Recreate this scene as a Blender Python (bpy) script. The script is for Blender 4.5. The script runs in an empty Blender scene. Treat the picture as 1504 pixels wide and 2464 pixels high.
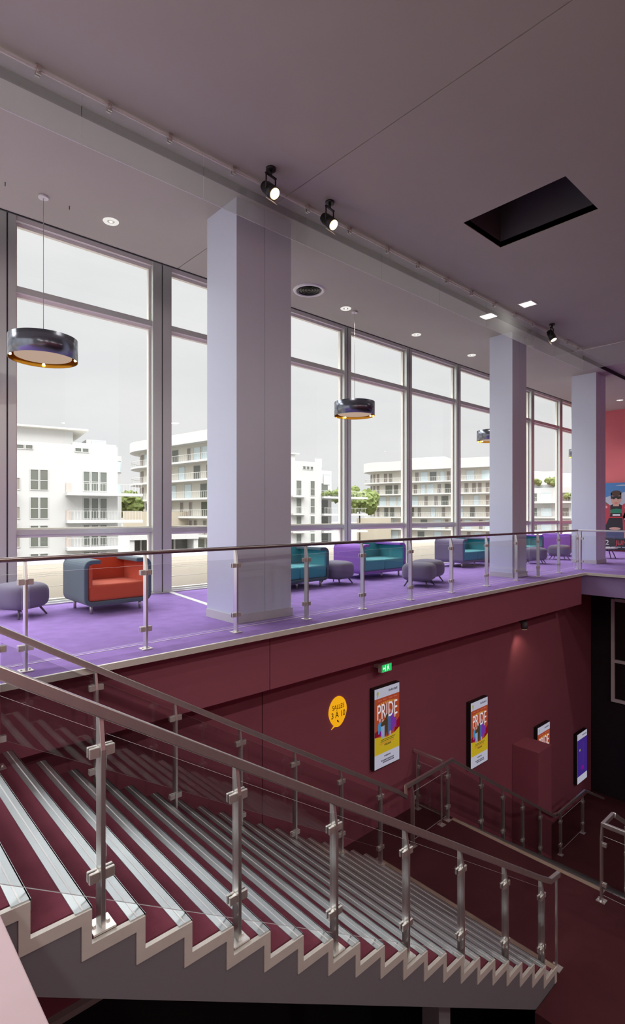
import bpy, bmesh, math, random
from mathutils import Vector, Matrix, noise
random.seed(7)
S = bpy.context.scene
C = S.collection
PI = math.pi

# ------------------------------------------------------------------ materials
MATS = {}
def nodes_of(m):
    m.use_nodes = True
    return m.node_tree.nodes, m.node_tree.links

def mat(name, col, rough=0.6, metal=0.0, var=0.0, scale=8.0, bump=0.0, bscale=60.0, spec=0.5, sheen=0.0, stretch=None):
    if name in MATS: return MATS[name]
    m = bpy.data.materials.new(name); N, L = nodes_of(m)
    p = N['Principled BSDF']
    p.inputs['Base Color'].default_value = (*col, 1)
    p.inputs['Roughness'].default_value = rough
    p.inputs['Metallic'].default_value = metal
    p.inputs['Specular IOR Level'].default_value = spec
    if sheen: p.inputs['Sheen Weight'].default_value = sheen
    if var or bump:
        tc = N.new('ShaderNodeTexCoord'); src = tc.outputs['Object']
        if stretch:
            mp = N.new('ShaderNodeMapping'); mp.inputs['Scale'].default_value = stretch
            L.new(src, mp.inputs['Vector']); src = mp.outputs['Vector']
    if var:
        n = N.new('ShaderNodeTexNoise'); n.inputs['Scale'].default_value = scale; n.inputs['Detail'].default_value = 5
        L.new(src, n.inputs['Vector'])
        mx = N.new('ShaderNodeMix'); mx.data_type = 'RGBA'
        mx.inputs['A'].default_value = (*[max(0, c*(1-var)) for c in col], 1)
        mx.inputs['B'].default_value = (*[min(1, c*(1+var)) for c in col], 1)
        L.new(n.outputs['Fac'], mx.inputs['Factor']); L.new(mx.outputs['Result'], p.inputs['Base Color'])
    if bump:
        n2 = N.new('ShaderNodeTexNoise'); n2.inputs['Scale'].default_value = bscale; n2.inputs['Detail'].default_value = 3
        L.new(src, n2.inputs['Vector'])
        b = N.new('ShaderNodeBump'); b.inputs['Strength'].default_value = bump; b.inputs['Distance'].default_value = 0.01
        L.new(n2.outputs['Fac'], b.inputs['Height']); L.new(b.outputs['Normal'], p.inputs['Normal'])
    MATS[name] = m
    return m

def emit(name, col, strength):
    if name in MATS: return MATS[name]
    m = bpy.data.materials.new(name); N, L = nodes_of(m)
    N.clear()
    e = N.new('ShaderNodeEmission'); e.inputs['Color'].default_value = (*col, 1); e.inputs['Strength'].default_value = strength
    o = N.new('ShaderNodeOutputMaterial'); L.new(e.outputs[0], o.inputs[0])
    MATS[name] = m
    return m

def glass(name, tint, ior=1.5, rough=0.0, gain=1.0, haze=0.0):
    """thin architectural pane: clear, with Fresnel reflections"""
    m = bpy.data.materials.new(name); N, L = nodes_of(m); N.clear()
    t = N.new('ShaderNodeBsdfTransparent'); t.inputs['Color'].default_value = (*tint, 1)
    g = N.new('ShaderNodeBsdfGlossy'); g.inputs['Roughness'].default_value = rough
    g.inputs['Color'].default_value = (gain, gain, gain, 1)
    # Schlick reflectance, the same from both faces of the pane
    lw = N.new('ShaderNodeLayerWeight'); lw.inputs['Blend'].default_value = .5
    pw = N.new('ShaderNodeMath'); pw.operation = 'POWER'; pw.inputs[1].default_value = 5; L.new(lw.outputs['Facing'], pw.inputs[0])
    r0 = ((ior-1)/(ior+1))**2
    f = N.new('ShaderNodeMath'); f.operation = 'MULTIPLY_ADD'; f.inputs[1].default_value = 1-r0; f.inputs[2].default_value = r0; L.new(pw.outputs[0], f.inputs[0])
    x = N.new('ShaderNodeMixShader'); o = N.new('ShaderNodeOutputMaterial')
    L.new(f.outputs[0], x.inputs[0]); L.new(t.outputs[0], x.inputs[1]); L.new(g.outputs[0], x.inputs[2])
    if haze:                       # pale haze mixed in to stand for reflections
        d = N.new('ShaderNodeBsdfDiffuse'); d.inputs['Color'].default_value = (.90, .92, .90, 1)
        tl = N.new('ShaderNodeBsdfTranslucent'); tl.inputs['Color'].default_value = (.90, .92, .90, 1)
        x1 = N.new('ShaderNodeMixShader'); L.new(d.outputs[0], x1.inputs[1]); L.new(tl.outputs[0], x1.inputs[2])
        x2 = N.new('ShaderNodeMixShader'); x2.inputs[0].default_value = haze; L.new(t.outputs[0], x2.inputs[1]); L.new(x1.outputs[0], x2.inputs[2]); L.new(x2.outputs[0], x.inputs[1])
    L.new(x.outputs[0], o.inputs[0])
    MATS[name] = m
    return m

M = dict(
    ceiling=mat('ceiling_paint', (.50, .485, .415), .9, var=.05, scale=1.2),
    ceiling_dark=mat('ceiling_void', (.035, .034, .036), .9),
    step=mat('ceiling_step_paint', (.02, .02, .021), .8),
    purple=mat('purple_carpet', (.34, .215, .545), .97, var=.24, scale=5.5, bump=.5, bscale=220, spec=.1),
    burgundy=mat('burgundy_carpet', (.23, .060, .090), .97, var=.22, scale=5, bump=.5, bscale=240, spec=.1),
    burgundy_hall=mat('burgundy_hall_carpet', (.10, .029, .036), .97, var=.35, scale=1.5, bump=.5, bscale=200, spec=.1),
    wall_red=mat('burgundy_wall_paint', (.40, .112, .160), .8, var=.08, scale=1.5),
    fascia=mat('burgundy_fascia_paint', (.385, .108, .155), .75, var=.06, scale=1.2),
    red=mat('coral_wall_paint', (.74, .185, .205), .8, var=.05, scale=1.2),
    violet=mat('violet_fascia_paint', (.38, .28, .58), .8),
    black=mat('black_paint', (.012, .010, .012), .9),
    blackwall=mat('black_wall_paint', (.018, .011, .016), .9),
    pink=mat('pink_stone_floor', (.66, .50, .54), .45, var=.10, scale=3.0),
    column=mat('lavender_lacquered_metal', (.74, .80, .92), .46, metal=.35),
    steel=mat('brushed_steel', (.80, .81, .78), .30, metal=.86, var=.08, scale=30, stretch=(1, 1, .05)),
    steel_plate=mat('satin_steel_plate', (.80, .77, .73), .38, metal=.75),
    alu=mat('ribbed_aluminium_nosing', (.58, .63, .64), .42, metal=.75),
    alu_line=mat('pale_nosing_line', (.95, .97, .97), .5),
    trim_edge=mat('beige_steel_edge', (.82, .79, .73), .45, metal=.2, var=.10, scale=12),
    last_edge=mat('sand_nosing', (.45, .34, .27), .5),
    stringer=mat('grey_stringer_paint', (.21, .20, .225), .7, var=.04, scale=3),
    frame=mat('grey_window_frame', (.74, .78, .72), .36, metal=.5),
    cream=mat('cream_bead_and_lit_faces', (.95, .92, .83), .5),
    navy=mat('navy_wool', (.075, .120, .150), .9, var=.06, scale=60, sheen=.2),
    orange=mat('orange_wool', (.60, .085, .030), .9, var=.08, scale=60, sheen=.2),
    teal=mat('teal_wool', (.055, .33, .38), .9, var=.08, scale=60, sheen=.2),
    violetwool=mat('violet_wool', (.25, .10, .48), .9, var=.08, scale=60, sheen=.2),
    greywool=mat('grey_violet_wool', (.175, .155, .235), .9, var=.08, scale=60, sheen=.2),
    legs=mat('satin_chrome_leg', (.66, .62, .58), .3, metal=.9),
    darkleg=mat('dark_grey_leg', (.10, .095, .12), .45),
    shade=mat('gunmetal_shade', (.19, .205, .245), .22, metal=.9),
    gold=mat('gold_lining', (.92, .52, .06), .18, metal=.95),
    black_metal=mat('black_metal', (.015, .014, .014), .45),
    white=mat('white_enamel', (.78, .77, .76), .4),
    bwhite=mat('white_render', (.45, .447, .435), .9, var=.015, scale=.4),
    bcream=mat('cream_render', (.52, .50, .44), .9, var=.04, scale=.6),
    bpane=mat('dark_window_pane', (.12, .13, .11), .12),
    bpane_pale=mat('pale_window_pane', (.50, .58, .60), .12),
    bshutter=mat('taupe_shutter', (.23, .205, .18), .8),
    brail=mat('grey_balcony_bars', (.50, .49, .46), .7),
    bbrown=mat('brown_balcony_screen', (.42, .36, .32), .8),
    terrace=mat('tan_terrace_paving', (.15, .125, .095), .9, var=.10, scale=.7, stretch=(.15, 1.2, 1)),
    terrace_line=mat('grey_paving_joint', (.32, .30, .28), .9),
    street=mat('pale_street', (.17, .16, .145), .9, var=.06, scale=.2),
    leaf=mat('green_foliage', (.10, .13, .032), .9, var=.5, scale=3),
    bark=mat('brown_bark', (.10, .07, .05), .9),
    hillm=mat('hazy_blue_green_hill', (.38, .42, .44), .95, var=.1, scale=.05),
    gardenwall=mat('ochre_garden_wall', (.42, .37, .29), .9),
    amber=emit('amber_backlit_sign', (1.0, .46, .012), .85),
    ink=mat('black_lettering', (.012, .008, .006), .7),
    lens=emit('warm_lamp_lens', (1.0, .66, .28), 14.0),
    lens_dim=emit('warm_lamp_lens_dim', (1.0, .78, .48), 4.0),
    lens_small=emit('warm_lamp_glow', (1.0, .72, .45), 1.6),
    square=emit('square_lamp_diffuser', (1.0, .95, .86), 1.7),
    down=emit('downlight_lamp', (1.0, .95, .90), 1.3),
    bulb=emit('gold_lamp_bulb', (1.0, .80, .42), 9.0),
    diffuser=emit('lit_linen_diffuser', (.78, .56, .43), .62),
    exitgreen=emit('green_exit_panel', (.02, .62, .14), .9),
    exitwhite=emit('white_exit_figure', (.80, 1.0, .84), 1.0),
    sceneglass=glass('balustrade_glass', (.955, .965, .96), 1.52),
    stairglass=glass('stair_glass', (.90, .90, .905), 1.55),
    screenglass=glass('smoke_screen_glass', (.90, .925, .92), 1.5, haze=.22),
    winglass=glass('window_glass', (.97, .98, .98), 1.5),
    balcglass=mat('milky_balcony_glass', (.55, .58, .56), .3),
)

# ------------------------------------------------------------------ mesh helpers
def V(*a): return Vector(a)

def box(bm, x0, x1, y0, y1, z0, z1, mi=0):
    vs = [bm.verts.new((x, y, z)) for z in (z0, z1) for y in (y0, y1) for x in (x0, x1)]
    for f in ((0, 2, 3, 1), (4, 5, 7, 6), (0, 1, 5, 4), (2, 6, 7, 3), (0, 4, 6, 2), (1, 3, 7, 5)):
        fc = bm.faces.new([vs[i] for i in f]); fc.material_index = mi
    return vs

def prism(bm, poly, ext, mi=0):
    """poly: list of Vectors (planar), extruded by vector ext"""
    a = [bm.verts.new(p) for p in poly]; b = [bm.verts.new(Vector(p) + ext) for p in poly]
    n = len(a)
    fs = [bm.faces.new(a), bm.faces.new(b[::-1])]
    for i in range(n):
        fs.append(bm.faces.new((a[i], b[i], b[(i+1) % n], a[(i+1) % n])))
    for f in fs: f.material_index = mi
    return fs

def obox(bm, c, ax, ay, az, mi=0):
    """oriented box, centre c, half axes"""
    c = Vector(c)
    poly = [c-ax-ay-az, c+ax-ay-az, c+ax+ay-az, c-ax+ay-az]
    prism(bm, poly, az*2, mi)

def cyl(bm, p0, p1, r0, r1=None, seg=16, mi=0, caps=True):
    p0 = Vector(p0); p1 = Vector(p1); r1 = r0 if r1 is None else r1
    t = (p1-p0).normalized(); a = t.orthogonal().normalized(); b = t.cross(a)
    A = []; B = []
    for i in range(seg):
        w = 2*PI*i/seg; d = a*math.cos(w)+b*math.sin(w)
        A.append(bm.verts.new(p0+d*r0)); B.append(bm.verts.new(p1+d*r1))
    for i in range(seg):
        f = bm.faces.new((A[i], A[(i+1) % seg], B[(i+1) % seg], B[i])); f.material_index = mi; f.smooth = True
    if caps:
        f = bm.faces.new(A[::-1]); f.material_index = mi
        f = bm.faces.new(B); f.material_index = mi

def lathe(bm, c, prof, seg=40, mi=0, close=False):
    """prof: (r,z) list about vertical axis through c"""
    rings = []
    for r, z in prof:
        rings.append([bm.verts.new((c[0]+r*math.cos(2*PI*i/seg), c[1]+r*math.sin(2*PI*i/seg), c[2]+z)) for i in range(seg)])
    pr = list(zip(rings, rings[1:]))
    if close: pr.append((rings[-1], rings[0]))
    for A, B in pr:
        for i in range(seg):
            f = bm.faces.new((A[i], A[(i+1) % seg], B[(i+1) % seg], B[i])); f.material_index = mi; f.smooth = True

def sweep(bm, pts, prof, mi=0):
    """sweep closed 2D profile (side, up) along a polyline, mitred"""
    pts = [Vector(p) for p in pts]; n = len(pts); rings = []
    for i, p in enumerate(pts):
        d0 = (pts[i]-pts[i-1]).normalized() if i else None
        d1 = (pts[i+1]-pts[i]).normalized() if i < n-1 else None
        if d0 is None: t = d1; k = 1
        elif d1 is None: t = d0; k = 1
        else:
            t = (d0+d1).normalized(); k = 1/max(.35, t.dot(d0))
        side = Vector((t.y, -t.x, 0))
        side = side.normalized() if side.length > 1e-6 else V(1, 0, 0)
        up = side.cross(t).normalized()
        # mitre: scale along the horizontal turn only
        hk = k if (d0 is not None and d1 is not None and abs(d0.cross(d1).z) > .1) else 1
        vk = 1 if hk != 1 else k
        rings.append([bm.verts.new(p + side*s*hk + up*u*vk) for s, u in prof])
    m = len(prof)
    for A, B in zip(rings, rings[1:]):
        for i in range(m):
            f = bm.faces.new((A[i], A[(i+1) % m], B[(i+1) % m], B[i])); f.material_index = mi
    bm.faces.new(rings[0][::-1]).material_index = mi; bm.faces.new(rings[-1]).material_index = mi

def rrect(w, h, r=.01, n=3):
    out = []
    for cx, cy, a0 in ((w/2-r, h/2-r, 0), (-w/2+r, h/2-r, PI/2), (-w/2+r, -h/2+r, PI), (w/2-r, -h/2+r, 1.5*PI)):
        for i in range(n+1):
            a = a0+PI/2*i/n; out.append((cx+r*math.cos(a), cy+r*math.sin(a)))
    return out

def text_mesh(body, size, extrude=.0008, shear=0.0, spacing=1.0):
    cu = bpy.data.curves.new('lettering', 'FONT'); cu.body = body; cu.size = size; cu.extrude = extrude
    cu.align_x = 'CENTER'; cu.align_y = 'CENTER'; cu.shear = shear; cu.space_character = spacing
    o = bpy.data.objects.new('lettering', cu); C.objects.link(o)
    dg = bpy.context.evaluated_depsgraph_get()
    me = bpy.data.meshes.new_from_object(o.evaluated_get(dg))
    bpy.data.objects.remove(o); bpy.data.curves.remove(cu)
    return me

def add_mesh(bm, me, mtx, mi=0):
    n0 = len(bm.faces)
    bm.from_mesh(me)
    bm.faces.ensure_lookup_table(); bm.verts.ensure_lookup_table()
    fs = bm.faces[n0:]
    vs = {v for f in fs for v in f.verts}
    for f in fs: f.material_index = mi
    for v in vs: v.co = mtx @ v.co

# ------------------------------------------------------------------ object helpers
ORG = {}
def tag(o, label, cat, group=None, kind=None):
    o['label'] = label; o['category'] = cat
    if group: o['group'] = group
    if kind: o['kind'] = kind

def thing(name, label, cat, loc=(0, 0, 0), group=None, kind=None):
    o = bpy.data.objects.new(name, None); C.objects.link(o); o.location = loc
    o.empty_display_size = .1
    ORG[o.name] = Vector(loc); tag(o, label, cat, group, kind)
    return o

def obj(name, bm, mats, parent=None, smooth=False, bevel=0, bseg=2, loc=None, sub=0, fix=True):
    if fix: bmesh.ops.recalc_face_normals(bm, faces=bm.faces[:])
    if parent is not None: off = ORG[parent.name]
    elif loc is not None: off = Vector(loc)
    else:
        xs = [v.co for v in bm.verts]
        off = Vector(((min(v.x for v in xs)+max(v.x for v in xs))/2, (min(v.y for v in xs)+max(v.y for v in xs))/2, min(v.z for v in xs)))
    bmesh.ops.translate(bm, verts=bm.verts[:], vec=-off)
    if smooth:
        for f in bm.faces: f.smooth = True
    me = bpy.data.meshes.new(name); bm.to_mesh(me); bm.free()
    for m in (mats if isinstance(mats, (list, tuple)) else [mats]): me.materials.append(m)
    o = bpy.data.objects.new(name, me); C.objects.link(o)
    if parent is not None:
        o.parent = parent; ORG[o.name] = off
    else:
        o.location = off; ORG[o.name] = off
    if bevel:
        b = o.modifiers.new('edge', 'BEVEL'); b.width = bevel; b.segments = bseg; b.limit_method = 'ANGLE'; b.angle_limit = math.radians(40)
    if sub:
        s = o.modifiers.new('soft', 'SUBSURF'); s.levels = sub; s.render_levels = sub
    return o

def B(): return bmesh.new()

def struct(name, bm, m, label, cat, **k):
    o = obj(name, bm, m, **k); tag(o, label, cat, kind='structure'); return o

def copy_tree(o, parent=None):
    c = o.copy(); C.objects.link(c); c.parent = parent
    if o.name in ORG: ORG[c.name] = ORG[o.name]
    for ch in list(o.children): copy_tree(ch, c)
    return c

def lamp(name, kind, loc, energy, col=(1, 1, 1), parent=None, size=.1, spot=100, blend=.6, aim=None):
    l = bpy.data.lights.new(name, kind); l.energy = energy; l.color = col
    if kind == 'AREA': l.size = size
    elif kind in ('POINT', 'SPOT'): l.shadow_soft_size = size
    if kind == 'SPOT': l.spot_size = math.radians(spot); l.spot_blend = blend
    o = bpy.data.objects.new(name, l); C.objects.link(o)
    p = Vector(loc)
    if aim is not None:
        o.rotation_euler = (Vector(aim)-p).to_track_quat('-Z', 'Y').to_euler()
    if parent is not None:
        o.parent = parent; p = p-ORG[parent.name]
    o.location = p
    return o

# ------------------------------------------------------------------ setting: levels (z = 0 is the lounge floor)
ZC, ZL = 5.75, 5.65            # hall ceiling, lounge ceiling
ZH, ZLOW = -3.979, -6.58       # landing, lower landing
YW = 6.15                      # lower burgundy wall
XR = 23.5                      # red end wall
def edge_y(x): return 5.15+.016*(x-1.1)
def rail_y(x): return 5.45+.0295*(x-1.39)

# lounge floor and its slab edge
bm = B()
prism(bm, [V(-3.2, edge_y(-3.2), 0), V(14.12, edge_y(14.12), 0), V(14.12, -9, 0), V(XR+.2, -9, 0), V(XR+.2, 9.55, 0), V(-3.2, 9.55, 0)], V(0, 0, -.055))
struct('floor', bm, M['purple'], 'purple carpet floor of the upper lounge beside the tall windows', 'floor')
bm = B()
prism(bm, [V(-3.2, edge_y(-3.2)-.022, .006), V(14.14, edge_y(14.14)-.022, .006), V(14.14, edge_y(14.14)+.012, .006), V(-3.2, edge_y(-3.2)+.012, .006)], V(0, 0, -.062))
struct('trim_1', bm, M['trim_edge'], 'grey metal strip along the open edge of the purple floor', 'trim')
bm = B(); box(bm, 14.085, 14.125, -9, 5.35, -.056, .006)
struct('trim_2', bm, M['trim_edge'], 'grey metal strip along the short end edge of the purple floor', 'trim')
# pale line on the carpet along the edge
bm = B(); prism(bm, [V(.2, 5.655, .001), V(14.0, 5.86, .001), V(14.0, 5.878, .001), V(.2, 5.673, .001)], V(0, 0, .003))
struct('trim_3', bm, mat('pale_carpet_line', (.72, .64, .78), .8), 'thin pale line across the purple carpet behind the railing', 'trim')
bm = B(); prism(bm, [V(4.77, 9.25, .001), V(4.86, 9.25, .001), V(4.56, 7.0, .001), V(4.47, 7.0, .001)], V(0, 0, .008))
struct('trim_4', bm, mat('white_metal_strip', (.82, .80, .80), .4), 'white metal strip on the carpet from the thick window post to the column', 'trim')

# fascia below the lounge edge
bm = B()
box(bm, -3.2, 4.225, 5.45, 5.52, -.79, -.056); box(bm, 4.237, 14.10, 5.45, 5.52, -.79, -.056)
box(bm, -3.2, 14.10, 5.52, 5.6, -.75, -.056)
struct('wall_fascia', bm, M['fascia'], 'burgundy band under the open edge of the lounge floor', 'wall')
bm = B(); box(bm, 14.16, 14.26, -9, 5.5, -.55, -.056)
struct('wall_end_fascia', bm, M['violet'], 'violet band under the end edge of the upper floor', 'wall')
bm = B(); box(bm, 14.26, XR, -9, 6.15, -.55, -.48)
struct('ceiling_under_end', bm, M['black'], 'dark underside below the end of the upper floor', 'ceiling')
bm = B(); box(bm, -3.2, 14.26, 5.6, 6.2, -.75, -.68)
struct('ceiling_under_lounge', bm, M['wall_red'], 'burgundy underside of the lounge floor edge', 'ceiling')
# lower wall with one panel joint
bm = B()
box(bm, -3.2, 4.632, YW, YW+.12, ZLOW-2, -.68); box(bm, 4.646, 16.6, YW, YW+.12, ZLOW-2, -.68)
box(bm, -3.2, 16.6, YW+.12, YW+.2, ZLOW-2, -.68)
struct('wall_lower', bm, M['wall_red'], 'tall burgundy wall under the lounge carrying the lit screens', 'wall')
bm = B(); box(bm, 11.90, 12.56, 5.52, YW-.002, ZLOW, -3.9)
struct('wall_pier', bm, M['wall_red'], 'burgundy box pier standing against the wall by the third screen', 'wall', bevel=.006)
bm = B(); box(bm, 16.6, 16.8, -9, YW+.2, ZLOW-2, -.55)
struct('wall_lower_end', bm, M['blackwall'], 'near black end wall of the lower hall', 'wall')
# projection window on the black end wall
w = thing('window_40', 'grey framed dark window high on the black lower end wall', 'window', (16.56, 4.6, -3.83), kind='structure')
bm = B()
for y in (5.50, 4.0, 2.5): box(bm, 16.52, 16.6, y, y+.085, -3.83, -.93)
for z in (-3.83, -2.72, -1.0): box(bm, 16.525, 16.6, 2.585, 5.5, z, z+.085)
obj('window_frame', bm, mat('lilac_grey_frame', (.85, .78, .84), .6), w)
bm = B(); box(bm, 16.58, 16.6, 2.58, 5.51, -3.8, -.95)
obj('pane', bm, mat('dark_reflective_pane', (.012, .012, .015), .15), w)

# landing and lower landing floors
bm = B()
prism(bm, [V(6.29, 1.5, ZH), V(8.364, 1.5, ZH), V(8.364, YW, ZH), V(6.29, YW, ZH)], V(0, 0, -.3))
prism(bm, [V(5.75, -9, ZH), V(8.364, -9, ZH), V(8.364, 1.5, ZH), V(5.75, 1.5, ZH)], V(0, 0, -.3))
box(bm, 5.75, 6.29, 1.5, 2.71, ZH-.3, ZH)
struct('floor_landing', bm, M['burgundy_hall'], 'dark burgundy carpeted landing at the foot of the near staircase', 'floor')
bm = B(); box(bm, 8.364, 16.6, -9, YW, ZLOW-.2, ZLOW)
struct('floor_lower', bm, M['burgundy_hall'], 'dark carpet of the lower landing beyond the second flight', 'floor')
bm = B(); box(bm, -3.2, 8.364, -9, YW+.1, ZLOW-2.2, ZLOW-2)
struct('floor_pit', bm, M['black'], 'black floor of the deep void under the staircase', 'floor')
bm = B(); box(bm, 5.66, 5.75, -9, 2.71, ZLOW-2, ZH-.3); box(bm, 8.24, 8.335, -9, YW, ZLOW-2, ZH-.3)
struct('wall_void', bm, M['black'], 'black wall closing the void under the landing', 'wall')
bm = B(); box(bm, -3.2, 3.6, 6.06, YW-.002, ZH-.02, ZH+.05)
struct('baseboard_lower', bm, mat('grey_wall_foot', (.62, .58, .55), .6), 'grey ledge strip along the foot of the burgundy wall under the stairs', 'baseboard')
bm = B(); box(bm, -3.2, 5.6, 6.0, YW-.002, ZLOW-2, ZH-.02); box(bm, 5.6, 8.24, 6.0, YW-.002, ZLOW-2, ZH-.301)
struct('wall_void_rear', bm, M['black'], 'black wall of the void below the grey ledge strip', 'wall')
# near landing the camera stands on
bm = B(); box(bm, -3.2, .476, -9, 2.70, -.34, 0)
struct('floor_near', bm, M['pink'], 'pale pink stone edge of the near floor at the head of the stairs', 'floor', bevel=.004)
bm = B(); box(bm, -3.2, .153, 2.70, 5.45, -.34, 0)
struct('floor_stair_head', bm, M['burgundy'], 'burgundy carpeted floor at the head of the staircase', 'floor')
bm = B(); box(bm, -3.2, .45, -9, 2.68, ZLOW-2, -.34); 
struct('wall_near', bm, M['wall_red'], 'burgundy wall below the near floor', 'wall')

# ceilings
bm = B()
gx0, gx1 = 4.643, 4.657
box(bm, -3.2, gx0, -9, 5.85, ZC, ZC+.1)
hx0, hx1, hy0, hy1 = 7.0, 8.1, 2.9, 4.38
box(bm, gx1, hx0, -9, 5.85, ZC, ZC+.1); box(bm, hx1, XR, -9, 5.85, ZC, ZC+.1)
box(bm, hx0, hx1, -9, hy0, ZC, ZC+.1); box(bm, hx0, hx1, hy1, 5.85, ZC, ZC+.1)
struct('ceiling', bm, M['ceiling'], 'mauve grey painted ceiling over the stair hall', 'ceiling')
bm = B()
box(bm, -3.2, gx0-.15, 5.86, 8.35, ZL, ZL+.08); box(bm, gx1-.15, XR, 5.86, 8.35, ZL, ZL+.08)
struct('ceiling_lounge', bm, M['ceiling'], 'lower mauve grey ceiling strip over the lounge', 'ceiling')
bm = B(); box(bm, -3.2, XR, 5.84, 5.86, ZL, ZC+.3)
struct('ceiling_step', bm, M['step'], 'dark step face between the hall ceiling and the lounge ceiling', 'ceiling')
bm = B(); box(bm, -3.2, XR, 8.35, 8.375, ZL-.012, ZL+.7)
struct('ceiling_edge', bm, M['step'], 'dark edge of the lounge ceiling in front of the windows', 'ceiling')
bm = B()
box(bm, -3.2, XR, 5.86, 8.35, ZL+.085, ZL+.14); box(bm, -3.2, hx0-.03, -9, 5.84, ZC+.11, ZC+.2); box(bm, hx1+.03, XR, -9, 5.84, ZC+.11, ZC+.2)
box(bm, hx0-.03, hx1+.03, -9, hy0-.03, ZC+.11, ZC+.2); box(bm, hx0-.03, hx1+.03, hy1+.03, 5.84, ZC+.11, ZC+.2)
struct('ceiling_backing', bm, M['ceiling_dark'], 'dark backing behind the ceiling joints', 'ceiling')
bm = B(); box(bm, -3.4, XR+.2, -9.2, 9.7, 6.95, 7.1); box(bm, -3.4, XR+.2, 8.35, 9.45, 6.2, 6.3); box(bm, -3.4, XR+.2, 9.44, 9.7, 6.2, 6.95)
struct('roof', bm, M['ceiling'], 'roof slab of the building above the ceiling', 'roof')
hb = thing('ceiling_hatch', 'black rectangular opening cut into the hall ceiling', 'ceiling opening', (7.55, 3.64, ZC), kind='structure')
bm = B()
box(bm, hx0-.02, hx0, hy0, hy1, ZC+.01, 6.75); box(bm, hx1, hx1+.02, hy0, hy1, ZC+.01, 6.75)
box(bm, hx0, hx1, hy0-.02, hy0, ZC+.01, 6.75); box(bm, hx0, hx1, hy1, hy1+.02, ZC+.01, 6.75); box(bm, hx0-.02, hx1+.02, hy0-.02, hy1+.02, 6.75, 6.8)
obj('hatch_lining', bm, mat('dark_hatch_lining', (.10, .095, .105), .8), hb)

# red end wall, hidden rear walls
bm = B(); box(bm, XR, XR+.2, -9, 9.5, 0, 6.2)
struct('wall_end', bm, M['red'], 'coral red end wall of the upper floor', 'wall')
bm = B()
box(bm, -3.4, XR+.2, -9.2, -9, ZLOW-2, 7.0)
struct('wall_rear', bm, M['fascia'], 'burgundy wall at the rear of the hall', 'wall')
bm = B()
box(bm, -3.4, -3.2, -9, 9.5, ZLOW-2, 0); box(bm, -3.4, -3.2, -9, 2.6, 0, 7.0); box(bm, -3.4, -3.2, 2.6, 9.5, 6.2, 7.0)
for y in (2.6, 4.9, 7.2, 9.3): box(bm, -3.4, -3.2, y, y+.15, 0, 6.2)
struct('wall_left', bm, M['ceiling'], 'unseen end wall of the lounge, left open to admit sky light', 'wall')  # unseen wall set close and opened so sky light reaches the columns

# ------------------------------------------------------------------ window wall
YG = 9.35
mull = [-2.8, -.35, 2.10, 4.655, 7.10, 9.58, 12.03, 14.48, 16.9, 19.4, 21.85, 23.4]
def mullw(i): return .185 if mull[i] == 4.655 else .12
for i, (a, b) in enumerate(zip(mull, mull[1:])):
    wa, wb = mullw(i), mullw(i+1)
    x0, x1 = a+wa-.10, b-wb+.10     # inner frame overlaps the posts
    x0 = a+wa; x1 = b-wb
    W = thing('window_%d' % (i+1), 'tall glazed bay %d of the lounge window wall' % (i+1), 'window', ((a+b)/2, YG, 0), kind='structure')
    bm = B()
    # left half of post a is drawn by bay i, right half of post b by bay i
    box(bm, a+.012, x0, YG-.13, YG+.06, 0, 6.2)
    box(bm, x1, b-.012, YG-.13, YG+.06, 0, 6.2)
    for z0, z1 in ((0, .05), (1.13, 1.21), (4.89, 4.99)):
        box(bm, x0, x1, YG-.10, YG+.05, z0, z1)
    box(bm, x0, x1, YG-.10, YG+.05, 6.0, 6.2, 1)  # head band coloured cream as if lit by the sky
    bmesh.ops.recalc_face_normals(bm, faces=bm.faces[:])
    for f in bm.faces:
        if f.normal.z < -.9 and f.calc_center_median().z > 4: f.material_index = 1  # undersides coloured cream for the outdoor light striking them from below
    obj('window_frame', bm, [M['frame'], M['cream']], W)
    bm = B()
    for z0, z1 in ((.05, 1.13), (1.21, 4.89), (4.99, 5.995)):
        e = .038
        box(bm, x0, x0+e, YG-.03, YG+.04, z0, z1); box(bm, x1-e, x1, YG-.03, YG+.04, z0, z1)
        box(bm, x0+e, x1-e, YG-.03, YG+.04, z0, z0+e*.7); box(bm, x0+e, x1-e, YG-.03, YG+.04, z1-e*1.3, z1)
    obj('glazing_bead', bm, M['cream'], W)
    for z0, z1 in ((.06, 1.12), (1.22, 4.88), (5.0, 5.99)):
        bm = B()
        vs = [bm.verts.new(p) for p in ((x0+.03, YG, z0), (x1-.03, YG, z0), (x1-.03, YG, z1), (x0+.03, YG, z1))]
        bm.faces.new(vs)
        obj('pane', bm, M['winglass'], W)
    bm = B(); box(bm, a-.012, a+.012, YG-.09, YG+.03, 0, 6.2)
    obj('post_gap', bm, mat('dark_green_gasket', (.11, .125, .115), .6), W)
bm = B(); box(bm, -3.2, XR, YG-.16, YG+.02, .001, .022)
struct('trim_5', bm, M['white'], 'white sill strip where the carpet meets the windows', 'trim')

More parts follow.
